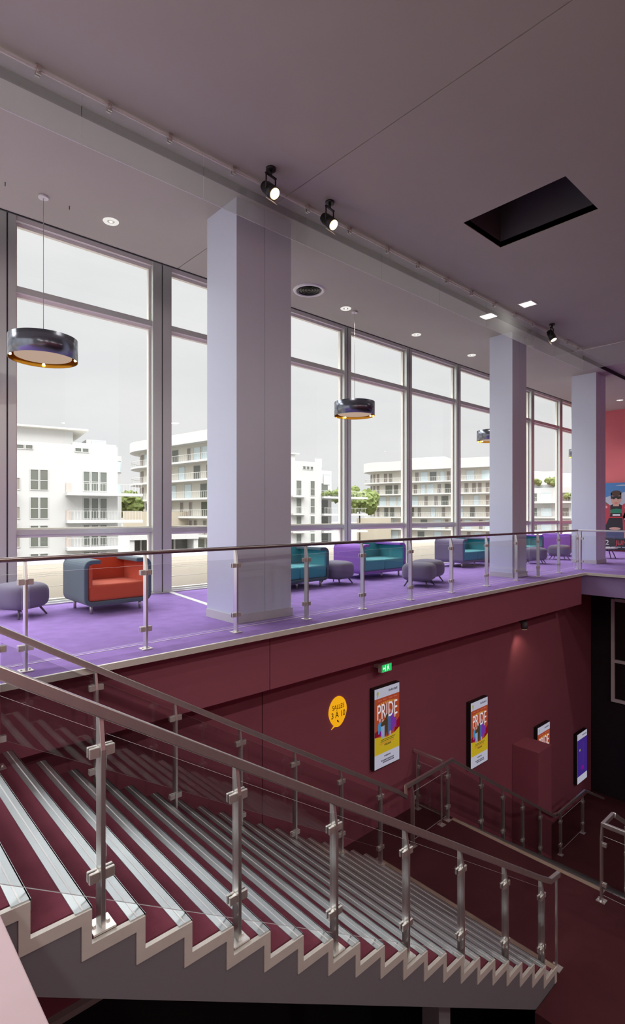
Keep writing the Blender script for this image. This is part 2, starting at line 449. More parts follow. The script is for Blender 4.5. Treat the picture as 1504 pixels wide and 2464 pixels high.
# ------------------------------------------------------------------ columns
cols = [(4.06, 5.00, 5.945, 6.68, 'nearest tall lavender column between the red armchair and the railing'),
        (11.72, 12.40, 6.05, 6.62, 'middle lavender column beside the navy sofa'),
        (16.85, 17.60, 6.10, 6.80, 'farthest lavender column in front of the coral wall')]
for x0, x1, y0, y1, lab in cols:
    t = thing('column', lab, 'column', ((x0+x1)/2, (y0+y1)/2, 0), 'lavender columns along the lounge', 'structure')
    bm = B(); xm = x0+(x1-x0)*.5
    box(bm, x0, xm-.003, y0, y1, 0, ZL); box(bm, xm+.003, x1, y0, y1, 0, ZL); box(bm, xm-.01, xm+.01, y0+.008, y1-.01, 0, ZL)
    obj('column_casing', bm, M['column'], t)
    bm = B()
    for s in ((x0-.018, x1+.018, y0-.018, y0-.001), (x0-.018, x0-.001, y0-.001, y1), (x1+.001, x1+.018, y0-.001, y1)):
        box(bm, s[0], s[1], s[2], s[3], .001, .11)
    obj('skirting', bm, mat('pale_skirting', (.62, .60, .64), .5), t)

# ------------------------------------------------------------------ stairs
T, RZ = .28, .173
def staircase(name, label, x0, z0, n, y0, y1, zend, near_side=True, last=True, pale_first=False):
    """nosing k at x0+T*k, z0-RZ*k; flight ends on zend"""
    r = thing(name, label, 'staircase', (x0, (y0+y1)/2, zend), 'carpeted stair flights')
    top = []
    for k in range(n):
        top += [V(x0+(T*(k-1) if k else -.008), y0+.03, z0-RZ*k), V(x0+T*k, y0+.03, z0-RZ*k)]
    xe = x0+T*(n-1)
    bm = B()
    sof = .62
    poly = top+[V(xe, y0+.03, zend-.01), V(xe-.44, y0+.03, zend-.01)]
    zb = lambda x: z0-.41-(RZ/T)*(x-x0)*.995
    poly += [V(x0-.008, y0+.03, zb(x0-.008))]
    prism(bm, poly, V(0, y1-y0-.04, 0))
    obj('carpeted_steps', bm, M['burgundy'], r)
    for k in range(n):
        bm = B(); x = x0+T*k; z = z0-RZ*k
        lastk = (last and k == n-1) or (pale_first and k == 0)
        box(bm, x-.078, x+.004, y0+.0, y1-.012, z-.001, z+.006, 0)
        box(bm, x-.002, x+.006, y0+.0, y1-.012, z-.05, z+.006, 0)
        box(bm, x-.044, x-.036, y0+.0, y1-.012, z+.006, z+.008, 1)
        obj('nosing', bm, [M['last_edge'], M['last_edge']] if lastk else [M['alu'], M['alu_line']], r)
    if near_side:
        # zigzag steel edge and grey stringer plate on the open side
        h = .062
        up, lo = [], []
        for k in range(n):
            xl, xr_, z = x0+T*(k-1), x0+T*k, z0-RZ*k
            up += [V(xl, y0-.012, z), V(xr_, y0-.012, z)]
            lo += [V(xl-h*.8, y0-.012, z-h), V(xr_-h*.8, y0-.012, z-h)]
        lo.append(V(xe-h*.8, y0-.012, zend)); up.append(V(xe, y0-.012, zend))
        bm = B()
        for i in range(len(up)-1):
            prism(bm, [up[i], up[i+1], lo[i+1], lo[i]], V(0, .03, 0))
        obj('step_edging', bm, M['trim_edge'], r)
        poly = [Vector(p) for p in lo]
        for p in poly: p.y = y0-.004
        poly += [V(xe-.02, y0-.004, zend-.03), V(xe-.44, y0-.004, zend-.06), V(x0-T-.3, y0-.004, zb(x0-T-.3)-.02)]
        poly.insert(0, V(x0-T-.3, y0-.004, z0-.0))
        bm = B(); prism(bm, poly, V(0, .03, 0))
        obj('stringer', bm, M['stringer'], r)
    return r

main = staircase('main_staircase', 'wide near staircase with burgundy carpet, metal nosings and a grey stringer', .153, 0.0, 23, 2.725, 5.44, ZH)
bm = B(); box(bm, 4.08, 4.26, 2.80, 2.98, ZLOW-2, -2.78)
obj('support_post', bm, M['stringer'], main)

fl2 = staircase('lower_staircase', 'second burgundy flight going down from the landing beside the lit screens', 8.364, ZH, 16, 2.9, 5.44, ZLOW, near_side=False, last=False, pale_first=True)
# ------------------------------------------------------------------ railings
def post(parent, p, d, h, clamps, plate=True, thin=False, side=-1, tilt=0):
    """flat steel post at p (base), rail direction d (horizontal unit), height h"""
    p = Vector(p); d = Vector(d).normalized(); s = V(d.y, -d.x, 0)   # s: towards the hall side
    w, t = (.012, .012) if thin else (.035, .012)
    bm = B()
    top = p+V(0, 0, h)
    poly = [p-s*w, p+s*w, p+s*w+V(0, 0, h-.17), top+s*(w*.05), top-s*w]
    if thin: poly = [p-s*w, p+s*w, top+s*w, top-s*w]
    prism(bm, [q-d*t for q in poly], d*2*t)
    po = obj('post', bm, M['steel'], parent, bevel=.002, bseg=1)
    if plate:
        bm = B(); obox(bm, p+V(0, 0, .005), d*.058, s*.058, V(0, 0, .005))
        obox(bm, p+d*.036+V(0, 0, .014), d*.008, s*.008, V(0, 0, .006)); obox(bm, p-d*.036+V(0, 0, .014), d*.008, s*.008, V(0, 0, .006))
        obj('base_plate', bm, M['steel_plate'], po)
    for z, sides in clamps:
        for q in sides:
            bm = B(); c = p+V(0, 0, z)
            for e in (-1, 1):
                obox(bm, c+d*q*.040+s*e*.0145, d*.026, s*.0085, V(0, 0, .027))
            obox(bm, c+d*q*.020, d*.011, s*.02, V(0, 0, .021))
            obj('clamp', bm, M['steel_plate'], po, bevel=.003, bseg=1)
    return po

EDGE = mat('pale_glass_edge', (.72, .70, .70), .4)
def pane(parent, a, b, ab, at, bb, bt, m, name='glass_panel', th=.005):
    """glass between plan points a,b with bottom/top heights at each end; ground edges are pale"""
    a = Vector(a); b = Vector(b); d = (b-a).normalized(); s = V(d.y, -d.x, 0)
    bm = B()
    fs = prism(bm, [q-s*th for q in (V(a.x, a.y, ab), V(b.x, b.y, bb), V(b.x, b.y, bt), V(a.x, a.y, at))], s*2*th)
    fs[2].material_index = 1; fs[4].material_index = 1
    return obj(name, bm, [m, EDGE], parent)

RAIL = rrect(.046, .060, .006, 2)
# near side of the main stair
nx = [.23, 1.07, 1.915, 2.765, 3.61, 4.44, 5.27, 6.11]
r = thing('stair_railing', 'near glass stair railing with a flat steel handrail in the foreground', 'railing', (3.4, 2.8, ZH), 'stair railings')
def tread_z(x): return -RZ*math.ceil((x-.153)/T-1e-6)
def near_rail(x): return .745-.626*(x-.6)
bm = B(); sweep(bm, [V(-1.0, 2.8, near_rail(-1.0)-.03), V(6.10, 2.8, near_rail(6.10)-.03), V(6.32, 2.8, near_rail(6.32)-.02), V(6.56, 2.8, near_rail(6.36)-.02)], RAIL)
obj('handrail', bm, M['steel'], r, smooth=False, bevel=0)
for x in nx:
    zb = tread_z(x)
    post(r, (x, 2.8, zb+.004), (1, 0, 0), near_rail(x)-.055-zb, [(.27, (-1, 1)), (near_rail(x)-zb-.235, (-1, 1))])
po = post(r, (6.50, 2.8, ZH), (1, 0, 0), near_rail(6.36)-.04-ZH, [], plate=True, thin=True)
for a, b in zip(nx, nx[1:]):
    pane(r, (a+.028, 2.8, 0), (b-.028, 2.8, 0), near_rail(a+.028)-1.0, near_rail(a+.028)-.135, near_rail(b-.028)-1.0, near_rail(b-.028)-.135, M['stairglass'])
# far side of the main stair
YF = 5.12
fx = [.27, 1.09, 1.91, 2.73, 3.55, 4.37, 5.19, 6.0]
r = thing('stair_railing', 'far glass stair railing running down along the burgundy fascia', 'railing', (3.4, 5.12, ZH), 'stair railings')
def far_rail(x): return .484-.603*(x-1.111)+.02
bm = B(); sweep(bm, [V(-.6, YF, far_rail(-.6)-.03), V(6.40, YF, far_rail(6.40)-.03), V(6.70, 5.20, -2.93), V(6.98, 5.42, -2.95)], RAIL)
obj('handrail', bm, M['steel'], r)
for x in fx:
    zb = max(tread_z(x), ZH)
    post(r, (x, YF, zb+.004), (1, 0, 0), far_rail(x)-.055-zb, [(.24, (-1, 1)), (far_rail(x)-zb-.21, (-1, 1))])
for a, b in zip(fx, fx[1:]):
    pane(r, (a+.028, YF, 0), (b-.028, YF, 0), far_rail(a+.028)-.95, far_rail(a+.028)-.135, far_rail(b-.028)-.95, far_rail(b-.028)-.135, M['stairglass'])

# landing guard and second flight, far side
r = thing('landing_railing', 'dark glass railing along the wall side of the landing below the first screen', 'railing', (7.7, 5.44, ZH), 'landing railings')
bm = B(); sweep(bm, [V(6.98, 5.42, -2.95), V(8.36, 5.46, -2.95), V(8.36, 5.46, -2.98)], RAIL)
obj('handrail', bm, M['steel'], r)
post(r, (7.16, 5.42, ZH), (1, 0, 0), .99, [(.24, (1,)), (.78, (1,))])
post(r, (8.02, 5.45, ZH), (1, 0, 0), .99, [], thin=True)
post(r, (8.22, 5.46, ZH), (1, 0, 0), .99, [(.24, (-1, 1)), (.78, (-1, 1))])
pane(r, (7.19, 5.42, 0), (8.19, 5.46, 0), ZH+.09, -3.10, ZH+.09, -3.10, M['stairglass'])
r = thing('landing_railing', 'short dark glass railing joining the landing corner to the burgundy wall', 'railing', (8.14, 5.8, ZH), 'landing railings')
bm = B(); sweep(bm, [V(8.14, 6.13, -2.93), V(8.14, 5.50, -2.93)], RAIL)
obj('handrail', bm, M['steel'], r)
post(r, (8.14, 6.05, ZH), (0, -1, 0), 1.02, [(.24, (1,)), (.78, (1,))])
pane(r, (8.14, 6.02, 0), (8.14, 5.50, 0), ZH+.09, -3.10, ZH+.09, -3.10, M['stairglass'])

r = thing('stair_railing', 'far glass railing of the second flight passing the second screen', 'railing', (10.4, 5.48, ZLOW), 'stair railings')
def f2_rail(x): return -2.97-.618*(x-8.40)
bm = B(); sweep(bm, [V(8.38, 5.46, -2.97), V(12.50, 5.46, f2_rail(12.5)), V(12.72, 5.46, f2_rail(12.56))], RAIL)
obj('handrail', bm, M['steel'], r)
f2x = [9.35, 10.18, 11.02, 11.85]
def f2_tread(x): return ZH-RZ*math.ceil((x-8.364)/T-1e-6)
for x in f2x:
    zb = f2_tread(x)
    post(r, (x, 5.46, zb+.004), (1, 0, 0), f2_rail(x)-.03-zb, [(.24, (-1, 1)), (f2_rail(x)-zb-.2, (-1, 1))])
for a, b in zip([8.27]+f2x, f2x+[12.6]):
    pane(r, (a+.028, 5.46, 0), (b-.028, 5.46, 0), f2_rail(a)-.95, f2_rail(a)-.135, f2_rail(b)-.95, f2_rail(b)-.135, M['stairglass'])
r = thing('landing_railing', 'dark railing on the lower landing under the purple screen', 'railing', (13.4, 5.47, ZLOW), 'landing railings')
bm = B(); sweep(bm, [V(12.60, 5.46, -5.56), V(14.34, 5.46, -5.56), V(15.6, 5.46, -6.2)], RAIL)
obj('handrail', bm, M['steel'], r)
for x in (12.9, 14.2): post(r, (x, 5.46, ZLOW), (1, 0, 0), .99, [(.24, (-1, 1)), (.78, (-1, 1))])
pane(r, (12.93, 5.46, 0), (14.17, 5.46, 0), ZLOW+.09, -5.72, ZLOW+.09, -5.72, M['stairglass'])
# corner railing of the landing at the right
r = thing('landing_railing', 'bright steel and glass railing at the corner of the landing in the lower right', 'railing', (8.12, 2.2, ZH), 'landing railings')
bm = B(); sweep(bm, [V(8.48, 2.84, -2.90), V(8.10, 2.84, -2.90), V(8.10, -4.0, -2.90)], RAIL)
obj('handrail', bm, M['steel'], r)
for y in (2.86, 2.02, 1.18, .34): post(r, (8.10, y, ZH), (0, -1, 0), 1.05, [(.24, (-1, 1) if y < 2.8 else (1,)), (.80, (-1, 1) if y < 2.8 else (1,))])
for a, b in ((2.86, 2.02), (2.02, 1.18), (1.18, .34)):
    pane(r, (8.10, a-.028, 0), (8.10, b+.028, 0), ZH+.09, -3.06, ZH+.09, -3.06, M['stairglass'])
r = thing('stair_railing', 'near railing of the second flight starting at the landing corner', 'railing', (10.4, 2.84, ZLOW), 'stair railings')
bm = B(); sweep(bm, [V(8.52, 2.84, -2.92), V(12.5, 2.84, -2.92-.618*3.98)], RAIL)
obj('handrail', bm, M['steel'], r)
for x in (9.35, 10.18, 11.02, 11.85):
    zb = f2_tread(x)
    post(r, (x, 2.93, zb+.004), (1, 0, 0), -2.92-.618*(x-8.52)-.03-zb, [(.24, (-1, 1)), (.8, (-1, 1))])

# balcony railing along the lounge
bx = [-1.05, .17, 1.39, 2.575, 3.76, 4.95, 6.13, 7.37, 8.65, 9.98, 11.30, 12.42, 13.62, 14.86]
r = thing('balcony_railing', 'long glass balcony railing along the edge of the purple lounge floor', 'railing', (7, 5.6, 0), 'balcony railings')
pts = [V(x, rail_y(x), 1.032) for x in (-3, .2, 4.95, 9.98, 14.86)]
bm = B(); sweep(bm, pts, rrect(.046, .046, .016))
obj('handrail', bm, mat('bronze_tinted_steel', (.36, .32, .31), .32, metal=1.0), r)
dv = V(1, .0295, 0)
for i, x in enumerate(bx):
    lastp = i == len(bx)-1
    post(r, (x, rail_y(x), .001), dv, 1.012, [(.215, (-1,) if lastp else (-1, 1)), (.82, (-1,) if lastp else (-1, 1))])
for a, b in zip(bx, bx[1:]):
    pane(r, (a+.03, rail_y(a+.03), 0), (b-.03, rail_y(b-.03), 0), .075, .90, .075, .90, M['sceneglass'])
r = thing('balcony_railing', 'end glass balcony railing turning the corner in front of the film poster', 'railing', (14.9, 2, 0), 'balcony railings')
yc = rail_y(14.86)
bm = B(); sweep(bm, [V(14.86, yc-.03, 1.032), V(14.86, -8.5, 1.032)], rrect(.046, .046, .016))
obj('handrail', bm, M['steel'], r)
ys = [yc-.09]+[yc-.09-1.2*k for k in range(1, 8)]
for i, y in enumerate(ys): post(r, (14.86, y, .001), (0, -1, 0), 1.012, [(.215, (1,) if i == 0 else (-1, 1)), (.82, (1,) if i == 0 else (-1, 1))])
for a, b in zip(ys, ys[1:]): pane(r, (14.86, a-.03, 0), (14.86, b+.03, 0), .075, .90, .075, .90, M['sceneglass'])

# ------------------------------------------------------------------ glass smoke screen under the ceiling
r = thing('glass_smoke_screen', 'row of clear glass smoke panels hanging from the hall ceiling over the railing', 'smoke screen', (7, 5.61, ZC-.56))
jx = [-2.94, -1.31, .32, 1.95, 3.36, 4.98, 6.6, 8.2, 9.8, 11.4, 13.0, 14.60]
for a, b in zip(jx, jx[1:]):
    pane(r, (a+.004, 5.61, 0), (b-.004, 5.61, 0), 5.19, ZC-.03, 5.19, ZC-.03, M['screenglass'], th=.005)
for k in range(5):
    pane(r, (14.60, 5.60-k*1.6-.004, 0), (14.60, 5.60-(k+1)*1.6+.004, 0), 5.19, ZC-.03, 5.19, ZC-.03, M['screenglass'])
bm = B(); box(bm, -2.94, 14.6, 5.602, 5.618, ZC-.040, ZC-.027); box(bm, 14.592, 14.608, -2.4, 5.602, ZC-.040, ZC-.027)
obj('top_rail', bm, mat('bright_glass_edge', (.98, .97, .95), .4), r)
clips = [-.55, .50, 1.54, 2.23, 2.92, 3.78, 5.02, 5.86, 6.75, 7.55, 8.42, 9.25, 10.1, 10.95, 11.8, 12.7, 13.6, 14.3]
for x in clips:
    bm = B()
    box(bm, x-.022, x+.022, 5.585, 5.60, ZC-.085, ZC-.005); box(bm, x-.022, x+.022, 5.62, 5.635, ZC-.085, ZC-.005); box(bm, x-.026, x+.026, 5.575, 5.645, ZC-.012, ZC-.001)
    cyl(bm, (x, 5.572, ZC-.05), (x, 5.586, ZC-.05), .014, seg=10)
    obj('clip', bm, M['steel_plate'], r)
for y in (4.45, 3.2, 1.9):
    bm = B(); box(bm, 14.575, 14.625, y-.022, y+.022, ZC-.085, ZC-.001)
    obj('clip', bm, M['steel_plate'], r)

# ------------------------------------------------------------------ ceiling fixtures
def spotlight(label, x, y, aim, lens, energy):
    t = thing('ceiling_spotlight', label, 'spotlight', (x, y, ZC), 'black track spotlights')
    aimv = (Vector(aim)-V(x, y, ZC-.3)).normalized()
    bm = B(); cyl(bm, (x, y, ZC-.03), (x, y, ZC-.001), .062, seg=24); cyl(bm, (x, y, ZC-.09), (x, y, ZC-.03), .018)
    obj('base', bm, M['black_metal'], t)
    c = V(x, y, ZC-.28); side = aimv.cross(V(0, 0, 1)).normalized()
    bm = B()
    for e in (-1, 1):
        a = c+side*e*.085; cyl(bm, a, V(x, y, ZC-.10)+side*e*.085, .009, seg=8)
    obox(bm, V(x, y, ZC-.095), side*.094, side.cross(V(0, 0, 1))*.014, V(0, 0, .008))
    obj('yoke', bm, M['black_metal'], t)
    up = side.cross(aimv).normalized()
    bm = B(); cyl(bm, c-aimv*.10, c+aimv*.09, .072, .078, seg=24)
    for k in range(3): cyl(bm, c-aimv*(.10+.02*k), c-aimv*(.108+.02*k), .06, seg=20)
    obj('body', bm, M['black_metal'], t)
    bm = B(); cyl(bm, c+aimv*.091, c+aimv*.096, .064, seg=24)
    obj('lens', bm, lens, t)
    bm = B(); obox(bm, c+aimv*.10-up*.088, side*.07, aimv*.04, up*.004)
    obj('barn_door', bm, M['white'], t)
    lamp('spot_beam', 'SPOT', c+aimv*.12, energy, (1.0, .74, .46), t, .06, 75, .7, c+aimv*3)
    return t
CAM = V(0, 0, 1.435)
spotlight('black ceiling spotlight shining brightest, directly over the nearest column', 4.13, 5.30, (5.5, -3.0, -2.5), M['lens'], 60)
spotlight('black ceiling spotlight just right of the nearest column', 5.17, 5.32, (6.5, -3.0, -2.5), M['lens'], 60)
spotlight('black ceiling spotlight near the middle column, dimly lit', 12.19, 5.35, (12.5, 2.2, -1.5), M['lens_dim'], 60)

def square_light(label, x, y, z, energy):
    t = thing('square_downlight', label, 'downlight', (x, y, z))
    bm = B(); h = .15
    for a in ((x-h, x+h, y-h, y-h+.02), (x-h, x+h, y+h-.02, y+h), (x-h, x-h+.02, y-h+.02, y+h-.02), (x+h-.02, x+h, y-h+.02, y+h-.02)):
        box(bm, *a, z-.012, z-.0005)
    obj('frame', bm, M['white'], t)
    bm = B(); box(bm, x-h+.02, x+h-.02, y-h+.02, y+h-.02, z-.006, z-.0005)
    obj('diffuser', bm, M['square'], t)
    lamp('square_beam', 'AREA', (x, y, z-.02), energy, (1, .95, .88), t, .26, aim=(x, y, z-3))
    return t
square_light('small square recessed light near the middle column', 10.65, 5.17, ZC, 6)
HALL_FILL = 130  # unseen lamps added to fill the hall; rear row follows the wall shadow
for lab, x, y in (('unseen square ceiling light added over the head of the stairs', -1.5, 1.2), ('unseen square ceiling light added above the camera', 1.2, -1.0),
                  ('unseen square ceiling light added behind the camera, nearest the left', -2.4, -4.2), ('unseen square ceiling light added at the rear of the hall, second from left', .8, -7.6),
                  ('unseen square ceiling light added at the rear of the hall, third from left', 4.6, -4.2), ('unseen square ceiling light added at the rear of the hall, fourth from left', 8.4, -7.6),
                  ('unseen square ceiling light added at the rear of the hall, last of the row', 12.2, -4.2)):
    square_light(lab, x, y, ZC, HALL_FILL if y < -2 else 38)

def downlight(label, x, y, energy=35):
    t = thing('round_downlight', label, 'downlight', (x, y, ZL), 'round downlights in the lounge ceiling')
    bm = B(); lathe(bm, (x, y, ZL), [(.052, -.002), (.056, -.010), (.104, -.010), (.110, -.001)], 32)
    obj('rim', bm, emit('glowing_rim', (1, .96, .92), .85), t, smooth=True)  # white rim given its own glow to look bright
    bm = B(); lathe(bm, (x, y, ZL), [(.0, -.003), (.052, -.003)], 24)
    obj('reflector', bm, mat('chrome_reflector', (.5, .47, .45), .2, metal=.8), t)
    bm = B(); cyl(bm, (x, y, ZL-.009), (x, y, ZL-.004), .024, seg=16)
    obj('bulb', bm, M['down'], t)
    lamp('down_beam', 'SPOT', (x, y, ZL-.02), energy, (1, .93, .88), t, .05, 120, .8, (x, y, 0))
    return t
DL = 45
downlight('round white downlight near the first pendant, left of the nearest column', 3.07, 7.66, DL)
downlight('round white downlight beside the cord of the second pendant', 7.90, 7.66, DL)
downlight('round white downlight halfway between the second pendant and the middle column', 10.26, 7.66, DL)
downlight('round white downlight just before the middle column', 12.65, 7.66, DL)
downlight('tiny round downlight just before the farthest column', 19.84, 7.90, DL)
downlight('added round downlight in the lounge ceiling out of view at the left end', -1.8, 7.66, DL)  # unseen downlights added along the row to light the lounge
downlight('added unseen round downlight in the lounge ceiling behind the middle column', 15.2, 7.66, DL)
downlight('added unseen downlight behind the farthest column brightening the coral wall', 21.6, 7.0, 160)  # added out of sight to brighten the coral wall
# round air vent
t = thing('ceiling_speaker_vent', 'large round black ceiling vent with a white rim beside the nearest column', 'vent', (6.75, 7.50, ZL))
bm = B(); lathe(bm, (6.75, 7.5, ZL), [(.235, -.004), (.245, -.022), (.285, -.020), (.30, -.001)], 48)
obj('rim', bm, M['white'], t, smooth=True)
bm = B(); lathe(bm, (6.75, 7.5, ZL), [(0, -.003), (.235, -.004)], 40)
obj('backing', bm, M['black_metal'], t)
bm = B()
for k, rr in enumerate((.20, .15, .10, .05)): lathe(bm, (6.75, 7.5, ZL), [(rr, -.022+.003*k), (rr-.012, -.006), (rr-.014, -.006), (rr-.002, -.024+.003*k)], 36, close=True)
obj('louvre_ring', bm, M['black_metal'], t)
# small ceiling suspension hooks beside the first pendant
for x, y, lab in ((1.72, 7.66, 'tiny dark hook in the ceiling left of the first pendant canopy'), (2.50, 7.66, 'tiny dark hook in the ceiling right of the first pendant canopy')):
    bm = B(); cyl(bm, (x, y, ZL-.05), (x, y, ZL-.001), .006, seg=8)
    tag(obj('ceiling_hook', bm, M['darkleg']), lab, 'hook')

def pendant(label, x, y=7.66):
    R, H, zt = .42, .28, 3.77
    t = thing('pendant_lamp', label, 'pendant lamp', (x, y, zt-H), 'drum pendants along the windows')
    bm = B(); cyl(bm, (x, y, ZL-.028), (x, y, ZL-.001), .062, seg=24)
    obj('canopy', bm, M['white'], t)
    bm = B(); cyl(bm, (x, y, zt-.02), (x, y, ZL-.028), .004, seg=6)
    obj('cord', bm, mat('clear_grey_cord', (.5, .48, .47), .5), t)
    bm = B(); lathe(bm, (x, y, zt-H), [(R-.004, 0), (R, 0), (R, H), (R-.004, H)], 64)
    sh = obj('lamp_shade', bm, M['shade'], t, smooth=False)
    bm = B(); lathe(bm, (x, y, zt-H), [(R-.005, .001), (R-.005, H-.002)], 64)
    obj('gold_lining', bm, M['gold'], sh)
    bm = B(); lathe(bm, (x, y, zt-H), [(0, .04), (R-.075, .04), (R-.075, .06), (0, .06)], 48)
    obj('diffuser', bm, M['diffuser'], t)
    bm = B(); lathe(bm, (x, y, zt-H), [(0, H-.004), (R-.006, H-.004), (R-.006, H-.001), (0, H-.001)], 48)
    obj('top_plate', bm, M['shade'], t)
    for k in range(4):
        a = PI*.25+k*PI/2+.5
        bm = B(); c = V(x+(R-.034)*math.cos(a), y+(R-.034)*math.sin(a), zt-H+.035)
        bmesh.ops.create_icosphere(bm, subdivisions=2, radius=.018, matrix=Matrix.Translation(c))
        obj('bulb', bm, M['bulb'], t, smooth=True)
    return t
pendant('dark drum pendant lamp with gold inside, hanging before the first window', 2.17)
pendant('dark drum pendant lamp with gold inside, right of the nearest column', 8.16)
pendant('dark drum pendant lamp half hidden behind the middle column', 13.72)
pendant('dark drum pendant lamp almost hidden behind the farthest column', 19.85)

# ------------------------------------------------------------------ lounge furniture
def place(o, x, y, rz=0): o.location = (x, y, 0); o.rotation_euler = (0, 0, rz)

def shell_profile(w, h0, h1, th, r, cap):
    """C-shaped section: open at the top between the two arm caps (x,z)"""
    def arc(cx, cz, rad, a0, a1, n=5): return [(cx+rad*math.cos(a0+(a1-a0)*i/n), cz+rad*math.sin(a0+(a1-a0)*i/n)) for i in range(n+1)]
    o, i = w/2, w/2-th
    out = [(-o+cap, h1)]+arc(-o+r, h1-r, r, PI/2, PI)+arc(-o+r, h0+r, r, PI, 1.5*PI)+arc(o-r, h0+r, r, 1.5*PI, 2*PI)+arc(o-r, h1-r, r, 0, PI/2)+[(o-cap, h1)]
    ri = max(.01, r-th)
    inn = [(o-cap, h1-th)]+arc(o-th-ri, h1-th-ri, ri, PI/2, 0)+arc(o-th-ri, h0+th+ri, ri, 2*PI, 1.5*PI)+arc(-o+th+ri, h0+th+ri, ri, 1.5*PI, PI)+arc(-o+th+ri, h1-th-ri, ri, PI, PI/2)+[(-o+cap, h1-th)]
    return out, inn

def seat_unit(name, cat, label, group, w, shell, inner, seats=1, legs_mat='legs', d=.92):
    """front faces -Y, origin at the floor below the middle"""
    t = thing(name, label, cat, (0, 0, 0), group)
    h0, h1, th = .125, .79, .062
    out, inn = shell_profile(w, h0, h1, th, .115, .24)
    bm = B()
    n = len(out)
    F0 = [bm.verts.new((x, -d/2, z)) for x, z in out]; F1 = [bm.verts.new((x, -d/2, z)) for x, z in inn[::-1]]
    K0 = [bm.verts.new((x, d/2, z)) for x, z in out]; K1 = [bm.verts.new((x, d/2, z)) for x, z in inn[::-1]]
    for i in range(n-1):
        bm.faces.new((F0[i], F0[i+1], F1[i+1], F1[i])); bm.faces.new((K0[i+1], K0[i], K1[i], K1[i+1]))
        bm.faces.new((F0[i+1], F0[i], K0[i], K0[i+1])); bm.faces.new((F1[i], F1[i+1], K1[i+1], K1[i]))
    for e in (0, n-1): bm.faces.new((F0[e], F1[e], K1[e], K0[e]))
    # closed back with rounded top
    o = w/2-.02
    prism(bm, [V(-o, d/2-.075, h0+.03), V(o, d/2-.075, h0+.03), V(o, d/2-.075, h1-.015), V(-o, d/2-.075, h1-.015)], V(0, .073, 0))
    obj('shell', bm, M[shell], t, bevel=.018, bseg=3)
    wi = w/2-th-.006
    for s in range(seats):
        a = -wi+2*wi*s/seats; b = -wi+2*wi*(s+1)/seats
        bm = B(); box(bm, a+.003, b-.003, -d/2+.012, d/2-.18, h0+th+.004, .43)
        obj('seat_cushion', bm, M[inner], t, bevel=.035, bseg=4)
        bm = B(); prism(bm, [V(a+.004, d/2-.19, .40), V(a+.004, d/2-.08, .40), V(a+.004, d/2-.08, h1-.01), V(a+.004, d/2-.155, h1-.01)], V(b-a-.008, 0, 0))
        obj('backrest', bm, M[inner], t, bevel=.02, bseg=3)
    for s in (-1, 1):
        bm = B(); x0_, x1_ = sorted((s*(wi+.002), s*(wi-.055))); box(bm, x0_, x1_, -d/2+.01, d/2-.16, .38, h1-th-.004)
        obj('arm_pad', bm, M[inner], t, bevel=.012, bseg=2)
    lx = [-w/2+.14, w/2-.14] + ([0] if seats > 1 else [])
    for x in lx:
        for y in (-d/2+.12, d/2-.12):
            bm = B(); cyl(bm, (x, y, 0), (x, y, h0+.02), .021, .024, seg=14)
            obj('leg', bm, M[legs_mat], t)
    return t

place(seat_unit('armchair', 'armchair', 'navy and orange armchair standing before the first window', 'lounge armchairs', 1.02, 'navy', 'orange'), 3.27, 8.30)
place(seat_unit('sofa', 'sofa', 'dark framed teal sofa partly hidden by the nearest column', 'two seat sofas', 1.54, 'navy', 'teal', 2), 6.86, 8.32)
place(seat_unit('sofa', 'sofa', 'violet two seat sofa with teal cushions in the middle of the lounge', 'two seat sofas', 1.54, 'violetwool', 'teal', 2), 9.55, 8.46)
place(seat_unit('sofa', 'sofa', 'grey violet sofa with teal cushions left of the middle column', 'two seat sofas', 1.56, 'greywool', 'teal', 2), 13.62, 8.50)
place(seat_unit('sofa', 'sofa', 'violet sofa with teal cushions just right of the middle column', 'two seat sofas', 1.54, 'violetwool', 'teal', 2), 16.95, 8.50)
place(seat_unit('armchair', 'armchair', 'violet armchair seen from behind its plain side, before the farthest column', 'lounge armchairs', 1.02, 'violetwool', 'violetwool'), 19.55, 8.25, PI/2)
place(seat_unit('armchair', 'armchair', 'violet armchair peeking out behind the grey violet sofa at the middle column', 'lounge armchairs', 1.02, 'violetwool', 'violetwool'), 15.35, 8.75)

def pouf_mesh():
    t = thing('pouf', '', 'pouf', (0, 0, 0), 'rounded poufs')
    bm = B(); bmesh.ops.create_cube(bm, size=1)
    bmesh.ops.subdivide_edges(bm, edges=bm.edges[:], cuts=8, use_grid_fill=True)
    for v in bm.verts:
        x, y, z = v.co*2
        # superellipsoid cushion
        e1, e2 = 4.2, 3.6
        rxy = (abs(x)**e1+abs(y)**e1)**(1/e1)
        rr = (rxy**e2+abs(z)**e2)**(1/e2)
        k = 1/max(rr, 1e-6)
        v.co = V(x*k*.315, y*k*.315, .29+z*k*.19)
    obj('cushion', bm, M['greywool'], t, smooth=True)
    for sx in (-1, 1):
        for sy in (-1, 1):
            bm = B(); cyl(bm, (sx*.245, sy*.245, 0), (sx*.165, sy*.165, .15), .012, .018, seg=10)
            obj('leg', bm, M['darkleg'], t)
    return t
p0 = pouf_mesh()
poufs = [(2.10, 8.52, .5, 'grey violet pouf standing left of the orange armchair'),
         (8.02, 8.05, .2, 'grey violet pouf between the teal sofa and the violet sofa'),
         (9.02, 6.66, .35, 'front grey violet pouf of the pair close behind the railing'),
         (9.74, 6.98, .1, 'back grey violet pouf of the pair close behind the railing'),
         (15.75, 7.40, .3, 'grey violet pouf half hidden right of the middle column'),
         (17.75, 7.55, .15, 'grey violet pouf in front of the violet armchair')
         ]
for i, (x, y, a, lab) in enumerate(poufs):
    o = p0 if i == 0 else copy_tree(p0)
    place(o, x, y, a); o['label'] = lab

